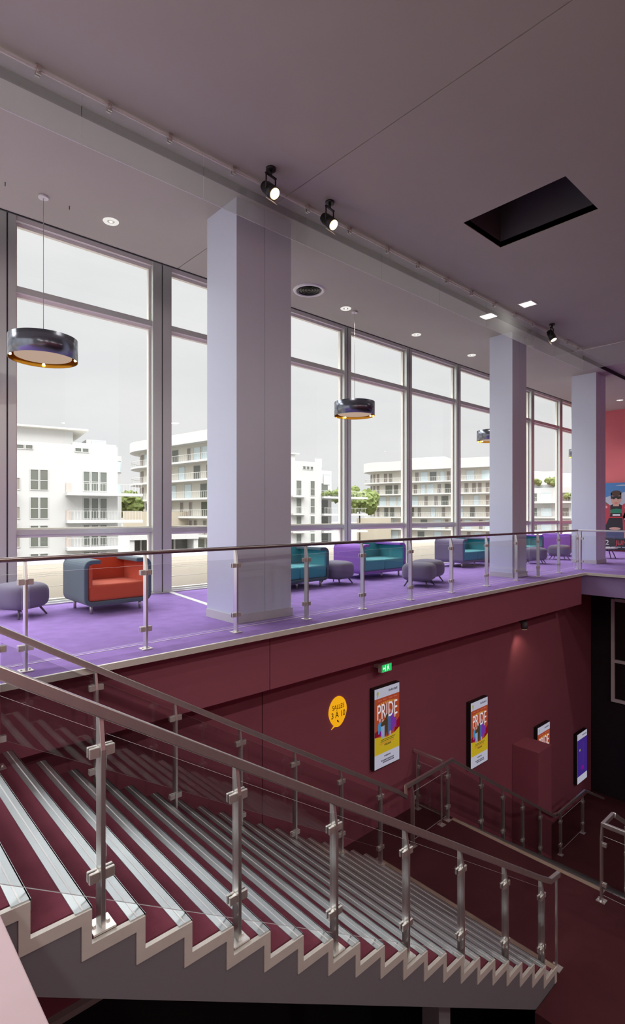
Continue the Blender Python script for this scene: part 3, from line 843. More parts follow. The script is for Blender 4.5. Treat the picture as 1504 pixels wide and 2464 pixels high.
t = thing('low_table', 'low pale table with splayed dark legs right of the farthest column, under the film poster', 'table', (19.45, 6.72, 0))
bm = B(); lathe(bm, (19.45, 6.72, .315), [(0, 0), (.33, 0), (.345, .012), (.345, .03), (.33, .038), (0, .038)], 40)
obj('table_top', bm, mat('pale_grey_table_top', (.50, .47, .53), .5), t)
for k in range(4):
    a = PI/4+k*PI/2
    bm = B(); cyl(bm, (19.45+.31*math.cos(a), 6.72+.31*math.sin(a), 0), (19.45+.16*math.cos(a), 6.72+.16*math.sin(a), .318), .014, .02, seg=10)
    obj('leg', bm, M['darkleg'], t)

# ------------------------------------------------------------------ screens and signs on the lower wall
def flatpoly(bm, pts, y, mi):
    f = bm.faces.new([bm.verts.new((x, y, z)) for x, z in pts]); f.material_index = mi
def blob(cx, cz, rx, rz, n=14, rot=0): 
    return [(cx+rx*math.cos(2*PI*i/n)*math.cos(rot)-rz*math.sin(2*PI*i/n)*math.sin(rot), cz+rx*math.cos(2*PI*i/n)*math.sin(rot)+rz*math.sin(2*PI*i/n)*math.cos(rot)) for i in range(n)]
SE = .48
scol = [emit('screen_white', (.80, .78, .95), SE), emit('screen_orange', (.62, .10, .04), SE), emit('screen_dark_red', (.36, .012, .03), SE),
        emit('screen_yellow', (.86, .60, .03), SE), emit('screen_title', (1, .9, .95), .62), emit('screen_ink', (.12, .10, .16), .5),
        emit('screen_lime', (.62, .60, .12), SE), emit('screen_pinkish', (.80, .22, .16), SE), emit('screen_gold', (.90, .42, .05), SE),
        emit('screen_cyan', (.10, .42, .80), SE), emit('screen_blue', (.10, .20, SE), SE), emit('screen_brown', (.12, .07, .035), SE),
        emit('screen_violet', (.28, .06, .55), SE), emit('screen_skin', (.85, .50, .48), SE), emit('screen_pale_blue', (.45, .60, .90), SE), emit('screen_purple_ground', (.085, .035, .36), SE), emit('screen_magenta', (.34, .015, .42), SE)]
SW, SH = .69, 1.39
def poster_image():
    bm = B(); w, h = SW/2-.012, SH-.024
    q = lambda x0, x1, z0, z1, y, mi: flatpoly(bm, [(x0, z0), (x1, z0), (x1, z1), (x0, z1)], y, mi)
    q(-w, w, 0, h, 0, 0)                                        # pale header and footer
    q(-w, w, .175*h, .875*h, -.001, 1)                           # orange field
    flatpoly(bm, [(-w, .40*h), (-w, .46*h), (-.15, .50*h), (-.12, .40*h)], -.0015, 2); flatpoly(bm, [(w, .36*h), (w, .56*h), (.22, .50*h), (.18, .36*h)], -.0015, 2)
    flatpoly(bm, [(-w, .175*h), (w, .175*h), (w, .425*h), (.2, .38*h), (0, .36*h), (-.2, .385*h), (-w, .40*h)], -.002, 3)
    flatpoly(bm, blob(-.255, .94*h, .028, .038), -.002, 6); flatpoly(bm, [(-.262, .885*h), (-.245, .885*h), (-.235, .935*h), (-.275, .935*h)], -.002, 6)
    for k, x in enumerate((.05, .085, .12, .155, .19, .225, .26)): q(x-.011, x+.011, .928*h, (.952 if k % 2 else .958)*h, -.002, 5)
    for x in (-.2, -.07, .09, .22): q(x-.045, x+.045, .838*h, .850*h, -.002, 7)
    for k in range(9): q(-.23+k*.052, -.23+k*.052+.036, (.775+.012*math.sin(k*.4))*h, (.805+.012*math.sin(k*.4))*h, -.002, 8)
    # group of figures, arms around each other
    fig = [(-.20, 9, .43, .62), (-.12, 14, .36, .60), (-.03, 11, .38, .66), (.06, 10, .38, .70), (.13, 12, .40, .68), (.20, 12, .44, .62)]
    for i, (x, c, z0, z1) in enumerate(fig):
        flatpoly(bm, [(x-.04, z0*h), (x-.008, z0*h), (x, (z0+.05)*h), (x+.012, z0*h), (x+.042, z0*h), (x+.045, (z1-.09)*h), (x+.03, (z1-.05)*h), (x-.03, (z1-.05)*h), (x-.045, (z1-.09)*h)], -.003-.0002*i, (c, 10, 11, 12)[0] if i != 2 else 11)
        flatpoly(bm, blob(x, (z1-.022)*h, .026, .034), -.0045, 13)
    flatpoly(bm, blob(-.09, .55*h, .095, .042, rot=.35), -.0048, 11); flatpoly(bm, blob(-.02, .615*h, .06, .03, rot=.9), -.0049, 11)
    q(-.20, -.17, .40*h, .46*h, -.0046, 16); q(.055, .10, .36*h, .42*h, -.0046, 13)
    me = text_mesh('PRIDE', .19, .0004)
    m = Matrix.Translation((.0, -.0042, .690*h)) @ Matrix.Rotation(PI/2, 4, 'X') @ Matrix.Diagonal((1.12, 1.95, 1, 1))
    add_mesh(bm, me, m, 4)
    for z, x0, x1 in ((.335, -.17, .22), (.315, -.18, .19), (.27, -.08, .12), (.258, -.07, .10)): 
        k = x0
        while k < x1-.02:
            q(k, k+.022, z*h, (z+.010)*h, -.003, 11); k += .030
    q(-.2, .18, .285*h, .305*h, -.0028, 8)
    for z, x0, x1 in ((.12, -.08, .10), (.07, -.16, .20), (.045, -.12, .18)):
        k = x0
        while k < x1-.02:
            q(k, k+.026, z*h, (z+.018)*h, -.003, 5); k += .034
    return bm
def purple_image():
    bm = B(); w, h = SW/2-.012, SH-.024
    q = lambda x0, x1, z0, z1, y, mi: flatpoly(bm, [(x0, z0), (x1, z0), (x1, z1), (x0, z1)], y, mi)
    q(-w, w, 0, h, 0, 0); q(-w, w, .14*h, .875*h, -.001, 15)
    flatpoly(bm, blob(-.16, .66*h, .035, .035), -.002, 6); flatpoly(bm, blob(.02, .28*h, .09, .06), -.002, 16); flatpoly(bm, [(-.05, .28*h), (.09, .28*h), (.02, .22*h)], -.0022, 16)
    q(.055, .065, .35*h, .80*h, -.002, 12)
    for k in range(6): q(.0+k*.05, .035+k*.05, .925*h, .95*h, -.002, 5)
    return bm
def display(label, x, z, data=None, image=None, group='backlit wall screens', y=6.05, rz=0):
    t = thing('wall_display', label, 'display screen', (x, y, z), group)
    bm = B(); box(bm, x-SW/2, x+SW/2, y, y+.098, z, z+SH)
    obj('casing', bm, M['black_metal'], t, bevel=.004, bseg=1)
    if data is None:
        bm = image(); bmesh.ops.translate(bm, verts=bm.verts[:], vec=V(x, y-.002, z+.012))
        o = obj('screen_image', bm, scol, t, fix=False)
    else:
        o = bpy.data.objects.new('screen_image', data); C.objects.link(o); o.parent = t
    return t, o
t1, im = display('wall screen showing an orange PRIDE film poster, beside the exit sign', 7.27, -2.91, image=poster_image)
display('wall screen showing an orange PRIDE film poster, second along the burgundy wall', 10.29, -3.85, data=im.data)
display('wall screen showing an orange PRIDE film poster, half hidden by the burgundy pier', 13.32, -5.17, data=im.data)
display('wall screen showing a violet picture beyond the burgundy pier', 15.70, -5.99, image=purple_image)
t5, o5 = display('wall screen with a violet picture cut off at the edge of the photo', 4.95, -5.75, data=o5.data if False else None, image=purple_image)
t5.location = (16.59-.098, 4.83, -6.02); t5.rotation_euler = (0, 0, -PI/2)

# speech bubble sign
t = thing('speech_bubble_sign', 'amber speech bubble sign reading SALLES 3 A 10 on the burgundy wall', 'sign', (6.15, YW-.012, -2.0))
bm = B(); cx_, cz_ = 6.15, -1.745
pts = []
for i in range(40):
    a = 2*PI*i/40; ex = .205*math.cos(a); ez = .245*math.sin(a)
    k = 1-.16*max(0, -math.sin(a))
    pts.append(V(cx_+ex*k+.0, YW-.012, cz_+ez+.02))
i0 = 26
pts[27:30] = [V(6.065, YW-.012, -1.93), V(6.00, YW-.012, -1.985), V(6.075, YW-.012, -1.955)]
prism(bm, pts, V(0, .010, 0))
obj('bubble', bm, M['amber'], t)
bm = B()
for body, sz, x, z, sx in (('SALLES', .098, 6.155, -1.65, .92), ('3 \u00c0 10', .125, 6.155, -1.775, .95)):
    add_mesh(bm, text_mesh(body, sz), Matrix.Translation((x, YW-.0135, z)) @ Matrix.Rotation(PI/2, 4, 'X') @ Matrix.Diagonal((sx, 1.08, 1, 1)))
# little arrow pointing up-left
prism(bm, [V(6.125, YW-.0135, -1.855), V(6.165, YW-.0135, -1.865), V(6.135, YW-.0135, -1.895)], V(0, .001, 0))
prism(bm, [V(6.145, YW-.0135, -1.868), V(6.18, YW-.0135, -1.898), V(6.172, YW-.0135, -1.908), V(6.138, YW-.0135, -1.876)], V(0, .001, 0))
obj('lettering', bm, M['ink'], t)

# exit sign
t = thing('exit_sign', 'green lit running man exit sign above the first screen', 'exit sign', (7.1, 6.0, -1.24))
bm = B(); box(bm, 6.97, 7.24, 5.92, 6.0, -1.225, -1.085); box(bm, 7.03, 7.10, 6.0, YW, -1.18, -1.12)
obj('housing', bm, M['white'], t, bevel=.006)
bm = B(); flatpoly(bm, [(6.985, -1.215), (7.225, -1.215), (7.225, -1.095), (6.985, -1.095)], 5.918, 0)
obj('lit_panel', bm, M['exitgreen'], t)
bm = B(); y = 5.9165
flatpoly(bm, blob(7.135, -1.115, .012, .012), y, 0)
flatpoly(bm, [(7.11, -1.13), (7.15, -1.13), (7.155, -1.165), (7.115, -1.165)], y, 0)
flatpoly(bm, [(7.118, -1.163), (7.135, -1.163), (7.115, -1.205), (7.10, -1.205)], y, 0); flatpoly(bm, [(7.135, -1.163), (7.152, -1.163), (7.175, -1.19), (7.16, -1.198)], y, 0)
flatpoly(bm, [(7.06, -1.105), (7.075, -1.105), (7.075, -1.205), (7.06, -1.205)], y, 0)
flatpoly(bm, [(7.0, -1.155), (7.03, -1.125), (7.03, -1.145), (7.05, -1.145), (7.05, -1.165), (7.03, -1.165), (7.03, -1.185)], y, 0)
obj('pictogram', bm, M['exitwhite'], t)
# small wall spotlight under the fascia
t = thing('wall_spotlight', 'small grey spotlight under the burgundy band lighting the lower wall', 'spotlight', (11.95, 5.95, -1.1))
c = V(11.9, 5.86, -1.06); av = V(.35, .1, -.9).normalized()
bm = B(); cyl(bm, (11.85, 6.0, -.98), (11.85, YW, -.98), .035); cyl(bm, (11.85, 6.0, -.98), c, .018)
obj('wall_arm', bm, M['darkleg'], t)
bm = B(); cyl(bm, c-av*.10, c+av*.10, .075, seg=24)
obj('body', bm, mat('mid_grey_metal', (.16, .15, .17), .45), t)
bm = B(); cyl(bm, c+av*.101, c+av*.108, .068, seg=24)
obj('lens', bm, M['lens_small'], t)
lamp('wall_beam', 'SPOT', c+av*.13, 12, (1, .72, .5), t, .05, 90, .7, c+av*3)

# ------------------------------------------------------------------ film poster at the end wall
px = XR-.16
t = thing('film_poster_stand', 'large film poster of a person in sunglasses and red shirt by the coral wall', 'poster', (px, 7.2, 0))
PY0, PY1, PZ0, PZ1 = 8.35, 6.2, .06, 2.73           # left edge (larger Y) to right edge
bm = B(); box(bm, px+.008, px+.10, PY1, PY0, PZ0, PZ1); box(bm, px+.02, px+.14, PY1+.2, PY1+.3, 0, PZ0); box(bm, px+.02, px+.14, PY0-.3, PY0-.2, 0, PZ0)
obj('panel_board', bm, M['black_metal'], t)
def px_poly(bm, pts, off, mi):
    """u from left (0..1) and v up (0..1) on the poster"""
    f = bm.faces.new([bm.verts.new((px+.007-off, PY0+(PY1-PY0)*u, PZ0+(PZ1-PZ0)*v)) for u, v in pts]); f.material_index = mi
pm = [mat('poster_sky_blue', (.06, .20, .45), .5), mat('poster_pale_cloud', (.42, .47, .55), .5), mat('poster_crowd_brown', (.16, .11, .09), .6), mat('poster_black', (.014, .012, .018), .5),
      mat('poster_red_shirt', (.42, .045, .07), .6, var=.0), mat('poster_skin', (.55, .33, .25), .6), mat('poster_hair', (.07, .04, .03), .7), mat('poster_green', (.015, .20, .11), .6),
      mat('poster_denim', (.06, .075, .16), .6), mat('poster_white', (.75, .75, .78), .5), mat('poster_red_title', (.60, .03, .035), .5), mat('poster_pink_flower', (.75, .38, .42), .6)]
bm = B()
px_poly(bm, [(0, 0), (1, 0), (1, 1), (0, 1)], 0, 0)
px_poly(bm, [(0, .60), (1, .62), (1, .88), (.45, .86), (0, .76)], .001, 1)
px_poly(bm, [(.28, .955), (.75, .94), (.85, .955), (.4, .97)], .0012, 1)
px_poly(bm, [(0, .15), (1, .15), (1, .70), (.86, .72), (.70, .70), (.55, .66), (.2, .66), (.12, .72), (0, .69)], .0014, 2)
px_poly(bm, [(0, 0), (1, 0), (1, .185), (0, .185)], .0016, 3)
def person(cx, s, dz, shirt):
    P = lambda pts, o, mi: px_poly(bm, [(cx+u*s, dz+v*s) for u, v in pts], o, mi)
    P([(-.17, 0), (.17, 0), (.18, .17), (-.18, .17)], .002, 8)                     # jeans
    P([(-.20, .13), (.20, .13), (.17, .48), (.06, .52), (-.06, .52), (-.17, .48)], .0024, 3)     # black shirt
    P([(-.10, .385), (.11, .385), (.14, .44), (.0, .455), (-.13, .43)], .0028, shirt)            # print on the shirt
    P([(-.06, .345), (.07, .345), (.07, .37), (-.06, .37)], .0029, 9); P([(-.14, .315), (.13, .315), (.13, .33), (-.14, .33)], .0029, 10)
    P([(-.32, .12), (-.22, .12), (-.10, .36), (-.10, .50), (-.14, .53), (-.26, .49), (-.33, .36)], .0031, 4)   # open shirt
    P([(.32, .12), (.22, .12), (.10, .36), (.10, .50), (.14, .53), (.26, .49), (.33, .36)], .0031, 4)
    for fx_, fz_ in ((-.25, .44), (-.2, .36), (-.28, .33), (-.17, .48), (-.26, .24), (.25, .44), (.2, .36), (.28, .31), (.17, .47)): P(blob(fx_, fz_, .022, .02, 8), .0034, 11)
    P([(-.30, .03), (-.24, .03), (-.22, .14), (-.30, .14)], .0033, 5); P(blob(-.02, .15, .10, .022, 12), .0036, 5)
    P(blob(0, .60, .088, .105, 18), .0034, 5); P([(-.05, .49), (.05, .49), (.05, .55), (-.05, .55)], .0033, 5)
    P(blob(.0, .685, .095, .045, 16), .0036, 6); P([(-.092, .60), (-.075, .60), (-.07, .69), (-.09, .69)], .0036, 6); P([(.092, .60), (.075, .60), (.07, .69), (.09, .69)], .0036, 6)
    P([(-.08, .612), (.08, .612), (.08, .642), (-.08, .642)], .0038, 3); P(blob(-.042, .618, .034, .022, 12), .0039, 3); P(blob(.042, .618, .034, .022, 12), .0039, 3)
    P([(-.025, .535), (.025, .535), (.03, .545), (-.03, .545)], .0038, 10)
person(.30, .98, .17, 7); person(.72, .94, .15, 7)
def poster_text(body, size, u, v, mi, sx=1):
    me = text_mesh(body, size, .0003)
    mtx = Matrix.Translation((px+.0015, PY0+(PY1-PY0)*u, PZ0+(PZ1-PZ0)*v)) @ Matrix.Rotation(-PI/2, 4, 'Z') @ Matrix.Rotation(PI/2, 4, 'X') @ Matrix.Diagonal((sx, 1, 1, 1))
    add_mesh(bm, me, mtx, mi)
poster_text('22', .27, .115, .105, 9, 1.05); poster_text('JUMP', .27, .42, .105, 10, .9)
for k in range(10): px_poly(bm, [(.04+k*.09, .035), (.11+k*.09, .035), (.11+k*.09, .048), (.04+k*.09, .048)], .003, 1)
obj('poster_print', bm, pm, t, fix=False)

# ------------------------------------------------------------------ outside: terrace, street, buildings
bm = B(); box(bm, -30, 60, 9.72, 18.1, -.35, -.10)
struct('floor_terrace', bm, M['terrace'], 'tan paved roof terrace outside the windows', 'terrace')
bm = B()
for y in (12.4, 14.6, 15.1, 16.6): box(bm, -30, 60, y, y+.035, -.10, -.092)
struct('trim_6', bm, M['terrace_line'], 'thin grey joint lines across the tan terrace', 'trim')
bm = B(); box(bm, -30, 60, 18.1, 18.4, -.35, .02)
struct('trim_7', bm, mat('white_parapet', (.72, .71, .69), .8), 'low white kerb at the far edge of the terrace', 'kerb')
bm = B(); box(bm, -200, 500, 18.4, 500, -7.2, -7.0)
struct('ground', bm, M['street'], 'pale ground of the street below the terrace', 'ground')
bm = B(); lathe(bm, (7.2, 10.9, -.10), [(0, .03), (.30, .028), (.36, .012), (.37, .0)], 32)
tag(obj('drain_cover', bm, M['white'], smooth=True), 'flat white round cover on the tan terrace right of the thick window post', 'cover')

class Facade:
    def __init__(self, p, u):
        self.p = V(p[0], p[1], 0); self.u = V(u[0], u[1], 0).normalized()
        n = V(self.u.y, -self.u.x, 0)
        if n.dot(-self.p) < 0: n = -n
        self.n = n
    def at(self, s, w, z): return self.p+self.u*s+self.n*w+V(0, 0, z)
    def box(self, bm, s0, s1, w0, w1, z0, z1):
        prism(bm, [self.at(s0, w0, z0), self.at(s1, w0, z0), self.at(s1, w1, z0), self.at(s0, w1, z0)], V(0, 0, z1-z0))
    def slab(self, bm, pts, z0, z1):
        prism(bm, [self.at(s, w, z0) for s, w in pts], V(0, 0, z1-z0))

def win(f, root, s0, s1, z0, z1, w=0, pm='bpane', split=0, fm='bwhite'):
    bm = B(); e = .07
    for a in ((s0-e, s0, z0-e, z1+e), (s1, s1+e, z0-e, z1+e), (s0, s1, z1, z1+e), (s0, s1, z0-e, z0)):
        f.box(bm, a[0], a[1], w, w+.06, a[2], a[3])
    if split: f.box(bm, s0, s1, w, w+.05, z0+(z1-z0)*split-.03, z0+(z1-z0)*split+.03)
    o = obj('window_frame', bm, M[fm], root)
    bm = B(); f.box(bm, s0, s1, w, w+.02, z0, z1)
    obj('pane', bm, M[pm], o)
    return o

def bars(f, root, s0, s1, w, z0, h=.95, step=.35, m='brail'):
    bm = B(); f.box(bm, s0, s1, w-.02, w+.02, z0+h-.04, z0+h)
    s = s0
    while s <= s1: f.box(bm, s-.012, s+.012, w-.012, w+.012, z0, z0+h-.04); s += step
    return obj('balcony_bars', bm, M[m], root)

# white block at the left
f = Facade((16.04, 57.9), (.985, -.174))
b = thing('apartment_building', 'white apartment building with paired windows seen through the first window', 'building', f.at(0, -4, -7), 'apartment buildings beyond the terrace')
bm = B(); f.box(bm, -12, 7.48, -12, 0, -7, 8.7); f.box(bm, 3.2, 7.48, -12, -.6, 8.7, 9.0)
obj('walls', bm, M['bwhite'], b)
bm = B(); f.box(bm, -9, 3.4, -11, -2.2, 8.7, 10.4); obj('penthouse', bm, M['bwhite'], b)
bm = B(); f.box(bm, -10, 4.8, -11.6, -1.4, 10.4, 10.58); obj('roof_slab', bm, M['bcream'], b)
bm = B(); f.box(bm, 5.1, 8.8, -14, -4, -7, 8.2); f.box(bm, 5.1, 7.2, -14, -4.5, 8.2, 9.9); obj('rear_wing', bm, M['bwhite'], b)
for s0, s1, z0, z1, w in ((5.75, 7.0, 8.75, 9.75, -4.45), (7.75, 8.7, 6.4, 7.6, -3.95), (7.75, 8.7, 3.9, 5.0, -3.95)):
    win(f, b, s0, s1, z0, z1, w, 'bpane_pale', 0)
for z0, z1 in ((3.99, 5.95), (1.15, 3.2), (-1.65, .41), (-4.4, -2.4)):
    for s0, s1 in ((-.79, -.12), (.06, .73)): win(f, b, s0, s1, z0, z1, .0, 'bpane', .47)
    for s0, s1 in ((4.09, 4.66), (4.87, 5.50), (5.72, 6.36)): win(f, b, s0, s1, z0, z1, .0, 'bpane', .47)
    win(f, b, -2.5, -1.75, z0, z0+1.1, .02, 'bshutter')
for s0, s1 in ((-2.0, -1.4), (-1.2, -.63), (3.3, 3.85), (4.0, 4.55)): win(f, b, s0, s1, 8.0, 8.34, .0, 'bpane')
for z in (3.45, .65, -2.1):
    bm = B(); f.box(bm, 2.35, 9.75, 0, 1.5, z, z+.30); o = obj('balcony_slab', bm, M['bwhite'], b)
    bars(f, o, 2.4, 9.7, 1.42, z+.30, .95, .30)
    bm = B(); f.box(bm, 2.4, 2.9, .05, .1, z+.3, z+1.3); obj('balcony_screen', bm, M['bbrown'], o)
    bm = B(); f.box(bm, -6, -2.0, 0, 1.2, z, z+.25); o = obj('balcony_slab', bm, M['bwhite'], b)
    bars(f, o, -6, -2.05, 1.15, z+.25, .95, .30)

def terraces(name, label, p, u, L, top, slabs, curve, rows, depth=14, head=1.6, seed=1, sb=0):
    """white slab building with wrap-round balconies and a rounded far end"""
    rnd = random.Random(seed)
    f = Facade(p, u)
    t = thing(name, label, 'building', f.at(L/2, -6, -7), 'apartment buildings beyond the terrace')
    def outline(off):
        pts = [(sb, off)]
        pts += [(L-curve, off)]
        for i in range(1, 9):
            a = PI/2*i/8; pts.append((L-curve+(curve+off)*math.sin(a), -curve+(curve+off)*math.cos(a)))
        pts += [(L+off, -depth), (sb, -depth)]
        return pts
    bm = B(); f.slab(bm, outline(-1.6), -7, top-head); obj('walls', bm, M['bcream'], t)
    bm = B(); f.slab(bm, outline(.15), top-head, top); obj('roof_parapet', bm, M['bwhite'], t)
    bm = B(); f.box(bm, L*.35, L*.6, -9, -4, top, top+1.0); obj('roof_plant_room', bm, M['bwhite'], t)
    for k, z in enumerate(slabs):
        bm = B(); f.slab(bm, outline(0), z-.30, z); so = obj('balcony_slab', bm, M['bwhite'], t)
        ring = outline(-.12)[:-2]
        bm = B()
        for (a, c) in zip(ring, ring[1:]):
            n = max(1, int(math.hypot(c[0]-a[0], c[1]-a[1])/.5))
            A = f.at(a[0], a[1], z+.95); Bp = f.at(c[0], c[1], z+.95); d = (Bp-A).normalized(); s_ = V(d.y, -d.x, 0)
            obox(bm, (A+Bp)/2, (Bp-A)/2, s_*.025, V(0, 0, .025))
            for i in range(n):
                q = A.lerp(Bp, i/n); obox(bm, q-V(0, 0, .5), d*.014, s_*.014, V(0, 0, .45))
        obj('balcony_bars', bm, M['brail'], so)
        s = sb+.5
        while s < L-curve-1:
            w_ = rnd.choice((.75, .8, 1.0, 1.6, 1.7)); pmn = 'bshutter' if w_ < .85 else rnd.choice(('bpane_pale', 'bpane_pale', 'bpane'))
            win(f, t, s, s+w_, z+.05, z+2.15, -1.6, pmn)
            s += w_+rnd.choice((.5, .9, 1.6, 2.4))
        for a in (.15, .45, .75, 1.05):
            rr = curve-1.6; c0 = (L-curve+rr*math.sin(a), -curve+rr*math.cos(a)); c1 = (L-curve+rr*math.sin(a+.16), -curve+rr*math.cos(a+.16))
            A = f.at(*c0, z+.05); Bp = f.at(*c1, z+.05); d = (Bp-A); s_ = V(d.y, -d.x, 0).normalized()
            bm = B(); obox(bm, (A+Bp)/2+V(0, 0, 1.05), d/2, s_*.05, V(0, 0, 1.05)); obj('window_shutter', bm, M['bshutter'], t)
    return t, f
terraces('apartment_building', 'curved white apartment building with wrap round balconies left of the nearest column', (41.65, 66.23), (-.102, .995), 30.0, 13.9, (9.7, 6.88, 4.06, 1.3, -1.5, -4.3), 9.0, 4, seed=3, sb=-2, depth=10)
terraces('apartment_building', 'long pale apartment building with stacked balconies between the nearest and middle columns', (108.27, 60.98), (-.322, .947), 32.0, 14.3, (9.4, 6.55, 3.75, 1.1, -1.7, -4.5), 6.0, 4, seed=5, head=2.2)
# second white block right of the nearest column
f = Facade((55.71, 64.23), (.985, -.174))
b = thing('apartment_building', 'white apartment building with narrow windows just right of the nearest column', 'building', f.at(0, -4, -7), 'apartment buildings beyond the terrace')
bm = B(); f.box(bm, -2, 4.2, -12, 0, -7, 10.0); obj('walls', bm, M['bwhite'], b)
bm = B(); f.box(bm, 2.2, 8.2, -13, -3, -7, 9.0); obj('rear_wing', bm, M['bwhite'], b)
bm = B(); f.box(bm, -1.9, 1.0, -9, -3, 10.0, 11.4); f.box(bm, -1.9, 1.6, -9.4, -2.6, 11.4, 11.6); obj('penthouse', bm, M['bwhite'], b)
win(f, b, 5.0, 6.2, 9.6, 11.0, -3.1, 'bpane_pale'); win(f, b, 6.6, 7.8, 6.7, 8.3, -2.95, 'bpane_pale')
for z in (4.6, 1.8, -1.0, -3.8):
    for s0, s1 in ((-.5, .35), (2.1, 2.85)): win(f, b, s0, s1, z, z+2.3, 0, 'bpane', .45)
    win(f, b, 6.0, 7.4, z, z+2.2, -2.98, 'bpane', .45)
    bm = B(); f.box(bm, 4.3, 13.2, -3, .6, z-.42, z-.1); o = obj('balcony_slab', bm, M['bwhite'], b)
    bars(f, o, 4.4, 13.1, .5, z-.1, .95, .3)
    bm = B(); f.box(bm, -1.6, .9, 0, .9, z-.35, z-.1); o = obj('balcony_slab', bm, M['bwhite'], b)
    bars(f, o, -1.55, .85, .85, z-.1, .95, .25)
for s0 in (.3, 1.0, 1.7): win(f, b, s0+.4, s0+.85, 8.75, 9.2, 0, 'bpane')
# stepped white block with roof gardens beyond the middle column
f = Facade((108.9, 42.81), (-.165, .986))
b = thing('apartment_building', 'stepped white apartment building with roof gardens right of the middle column', 'building', f.at(4, -4, -7), 'apartment buildings beyond the terrace')
bm = B(); f.box(bm, -12, 10, -14, 0, -7, 7.0); f.box(bm, 4.5, 10, -14, -1, 7.0, 7.7); obj('walls', bm, M['bwhite'], b)
bm = B(); f.box(bm, 5.5, 10, -14, -4, 7.7, 10.6); f.box(bm, -3, 3.5, -14, -3, 7.0, 9.4); obj('penthouse', bm, M['bwhite'], b)
for z in (4.2, 1.2, -1.6):
    bm = B(); f.box(bm, -8, 11, 0, 1.4, z-.35, z); o = obj('balcony_slab', bm, M['bwhite'], b)
    bars(f, o, -8, 11, 1.3, z, .9, .5)
    for s0, s1, pmn in ((-5, -3.2, 'bpane'), (-1.5, .6, 'bshutter'), (1.6, 3.6, 'bpane'), (4.8, 6.8, 'bpane_pale'), (7.6, 8.6, 'bpane')): win(f, b, s0, s1, z+.1, z+1.7, 0, pmn)
# glazed pavilion across the terrace
f = Facade((8.9, 33.0), (.985, -.174))
b = thing('pavilion', 'small white framed glazed pavilion at street level beyond the terrace', 'building', f.at(0, -1, -7))
b.location.z = -7
bm = B(); f.box(bm, 5.2, 5.5, -3, 0, -7, -.1); f.box(bm, 9.3, 9.6, -3, 0, -7, -.1); f.box(bm, 5.2, 9.6, -3, .1, -.1, .25)
obj('portal_frame', bm, M['bwhite'], b)
bm = B()
for s in (6.1, 7.2, 8.3): f.box(bm, s, s+.1, -1.1, -1.0, -7, -.1)
for z in (-1.2, -2.4): f.box(bm, 5.5, 9.3, -1.1, -1.0, z, z+.08)
obj('glazing_bars', bm, M['bwhite'], b)
bm = B(); f.box(bm, 5.5, 9.3, -1.3, -1.25, -7, -.1); obj('pane', bm, M['bpane'], b)

def tree(label, x, y, z0, zc, r, seed, sq=.8):
    t = thing('leafy_tree', label, 'tree', (x, y, z0), 'trees between the buildings')
    bm = B(); cyl(bm, (x, y, z0), (x, y, zc), .22, .14, seg=8); obj('trunk', bm, M['bark'], t)
    rnd = random.Random(seed); bm = B()
    for k in range(16):
        a = rnd.random()*2*PI; q = rnd.random()**.5*r*.7
        c = V(x+q*math.cos(a), y+q*math.sin(a), zc+rnd.uniform(-.5, .5)*r*sq)
        g = bmesh.ops.create_icosphere(bm, subdivisions=3, radius=r*rnd.uniform(.32, .5), matrix=Matrix.Translation(c))
        for v in g['verts']:
            v.co += (v.co-c)*(noise.noise(v.co*2.3)*.45+noise.noise(v.co*6)*.2)
    obj('crown', bm, M['leaf'], t)
tree('round green tree between the white building and the curved building', 34.5, 80.6, -7, 3.15, 2.7, 1)
tree('green tree in the gap before the long pale building', 86.5, 79.7, -7, 4.3, 3.8, 2)
tree('dark green tree behind the white balcony right of the nearest column', 89.0, 86.5, -7, 6.0, 3.0, 3)
for k, (s_, z_, r_, lab) in enumerate(((7.9, 8.0, 1.0, 'small green roof shrub on the left of the stepped white building'), (5.0, 8.1, 1.2, 'larger green roof shrub in the middle of the stepped white building'), (1.0, 5.2, .9, 'small green shrub on a balcony of the stepped white building'))):
    ff = Facade((108.9, 42.81), (-.165, .986)); c = ff.at(s_, 1.0 if k == 2 else -.5, z_)
    bm = B(); rnd = random.Random(20+k)
    for j in range(7):
        cc = c+V(rnd.uniform(-.5, .5), rnd.uniform(-1, 1), rnd.uniform(-.2, .4))*r_
        g = bmesh.ops.create_icosphere(bm, subdivisions=2, radius=r_*.55, matrix=Matrix.Translation(cc))
        for v in g['verts']: v.co += (v.co-cc)*noise.noise(v.co*2)*.5
    tag(obj('roof_shrub', bm, M['leaf']), lab, 'shrub')
ff = Facade((55.71, 64.23), (.985, -.174))
bm = B(); rnd = random.Random(31)
for j in range(12):
    cc = ff.at(4.6+j*.33, .2, 5.0+rnd.uniform(-.15, .25)); g = bmesh.ops.create_icosphere(bm, subdivisions=2, radius=.42, matrix=Matrix.Translation(cc))
    for v in g['verts']: v.co += (v.co-cc)*noise.noise(v.co*3)*.6
tag(obj('balcony_hedge', bm, M['leaf']), 'row of green planting on the upper balcony right of the nearest column', 'hedge')
bm = B(); ff = Facade((35.6, 76.4), (.985, -.174)); ff.box(bm, -3, 9, -.3, 0, -7, 2.0)
tag(obj('garden_wall', bm, M['gardenwall']), 'ochre garden wall below the round green tree', 'wall', kind='structure')
bm = B(); ff = Facade((94.0, 84.0), (.985, -.174)); ff.box(bm, -3, 7, -.3, 0, -7, .8)
tag(obj('garden_wall', bm, M['gardenwall']), 'ochre garden wall below the green tree by the long pale building', 'wall', kind='structure')
bm = B(); prev = None
pts = [V(230+i*3, 170-i*10, 0) for i in range(12)]
tops = [13, 16, 20, 22, 23.5, 24, 22.5, 22, 20, 17, 14, 10]
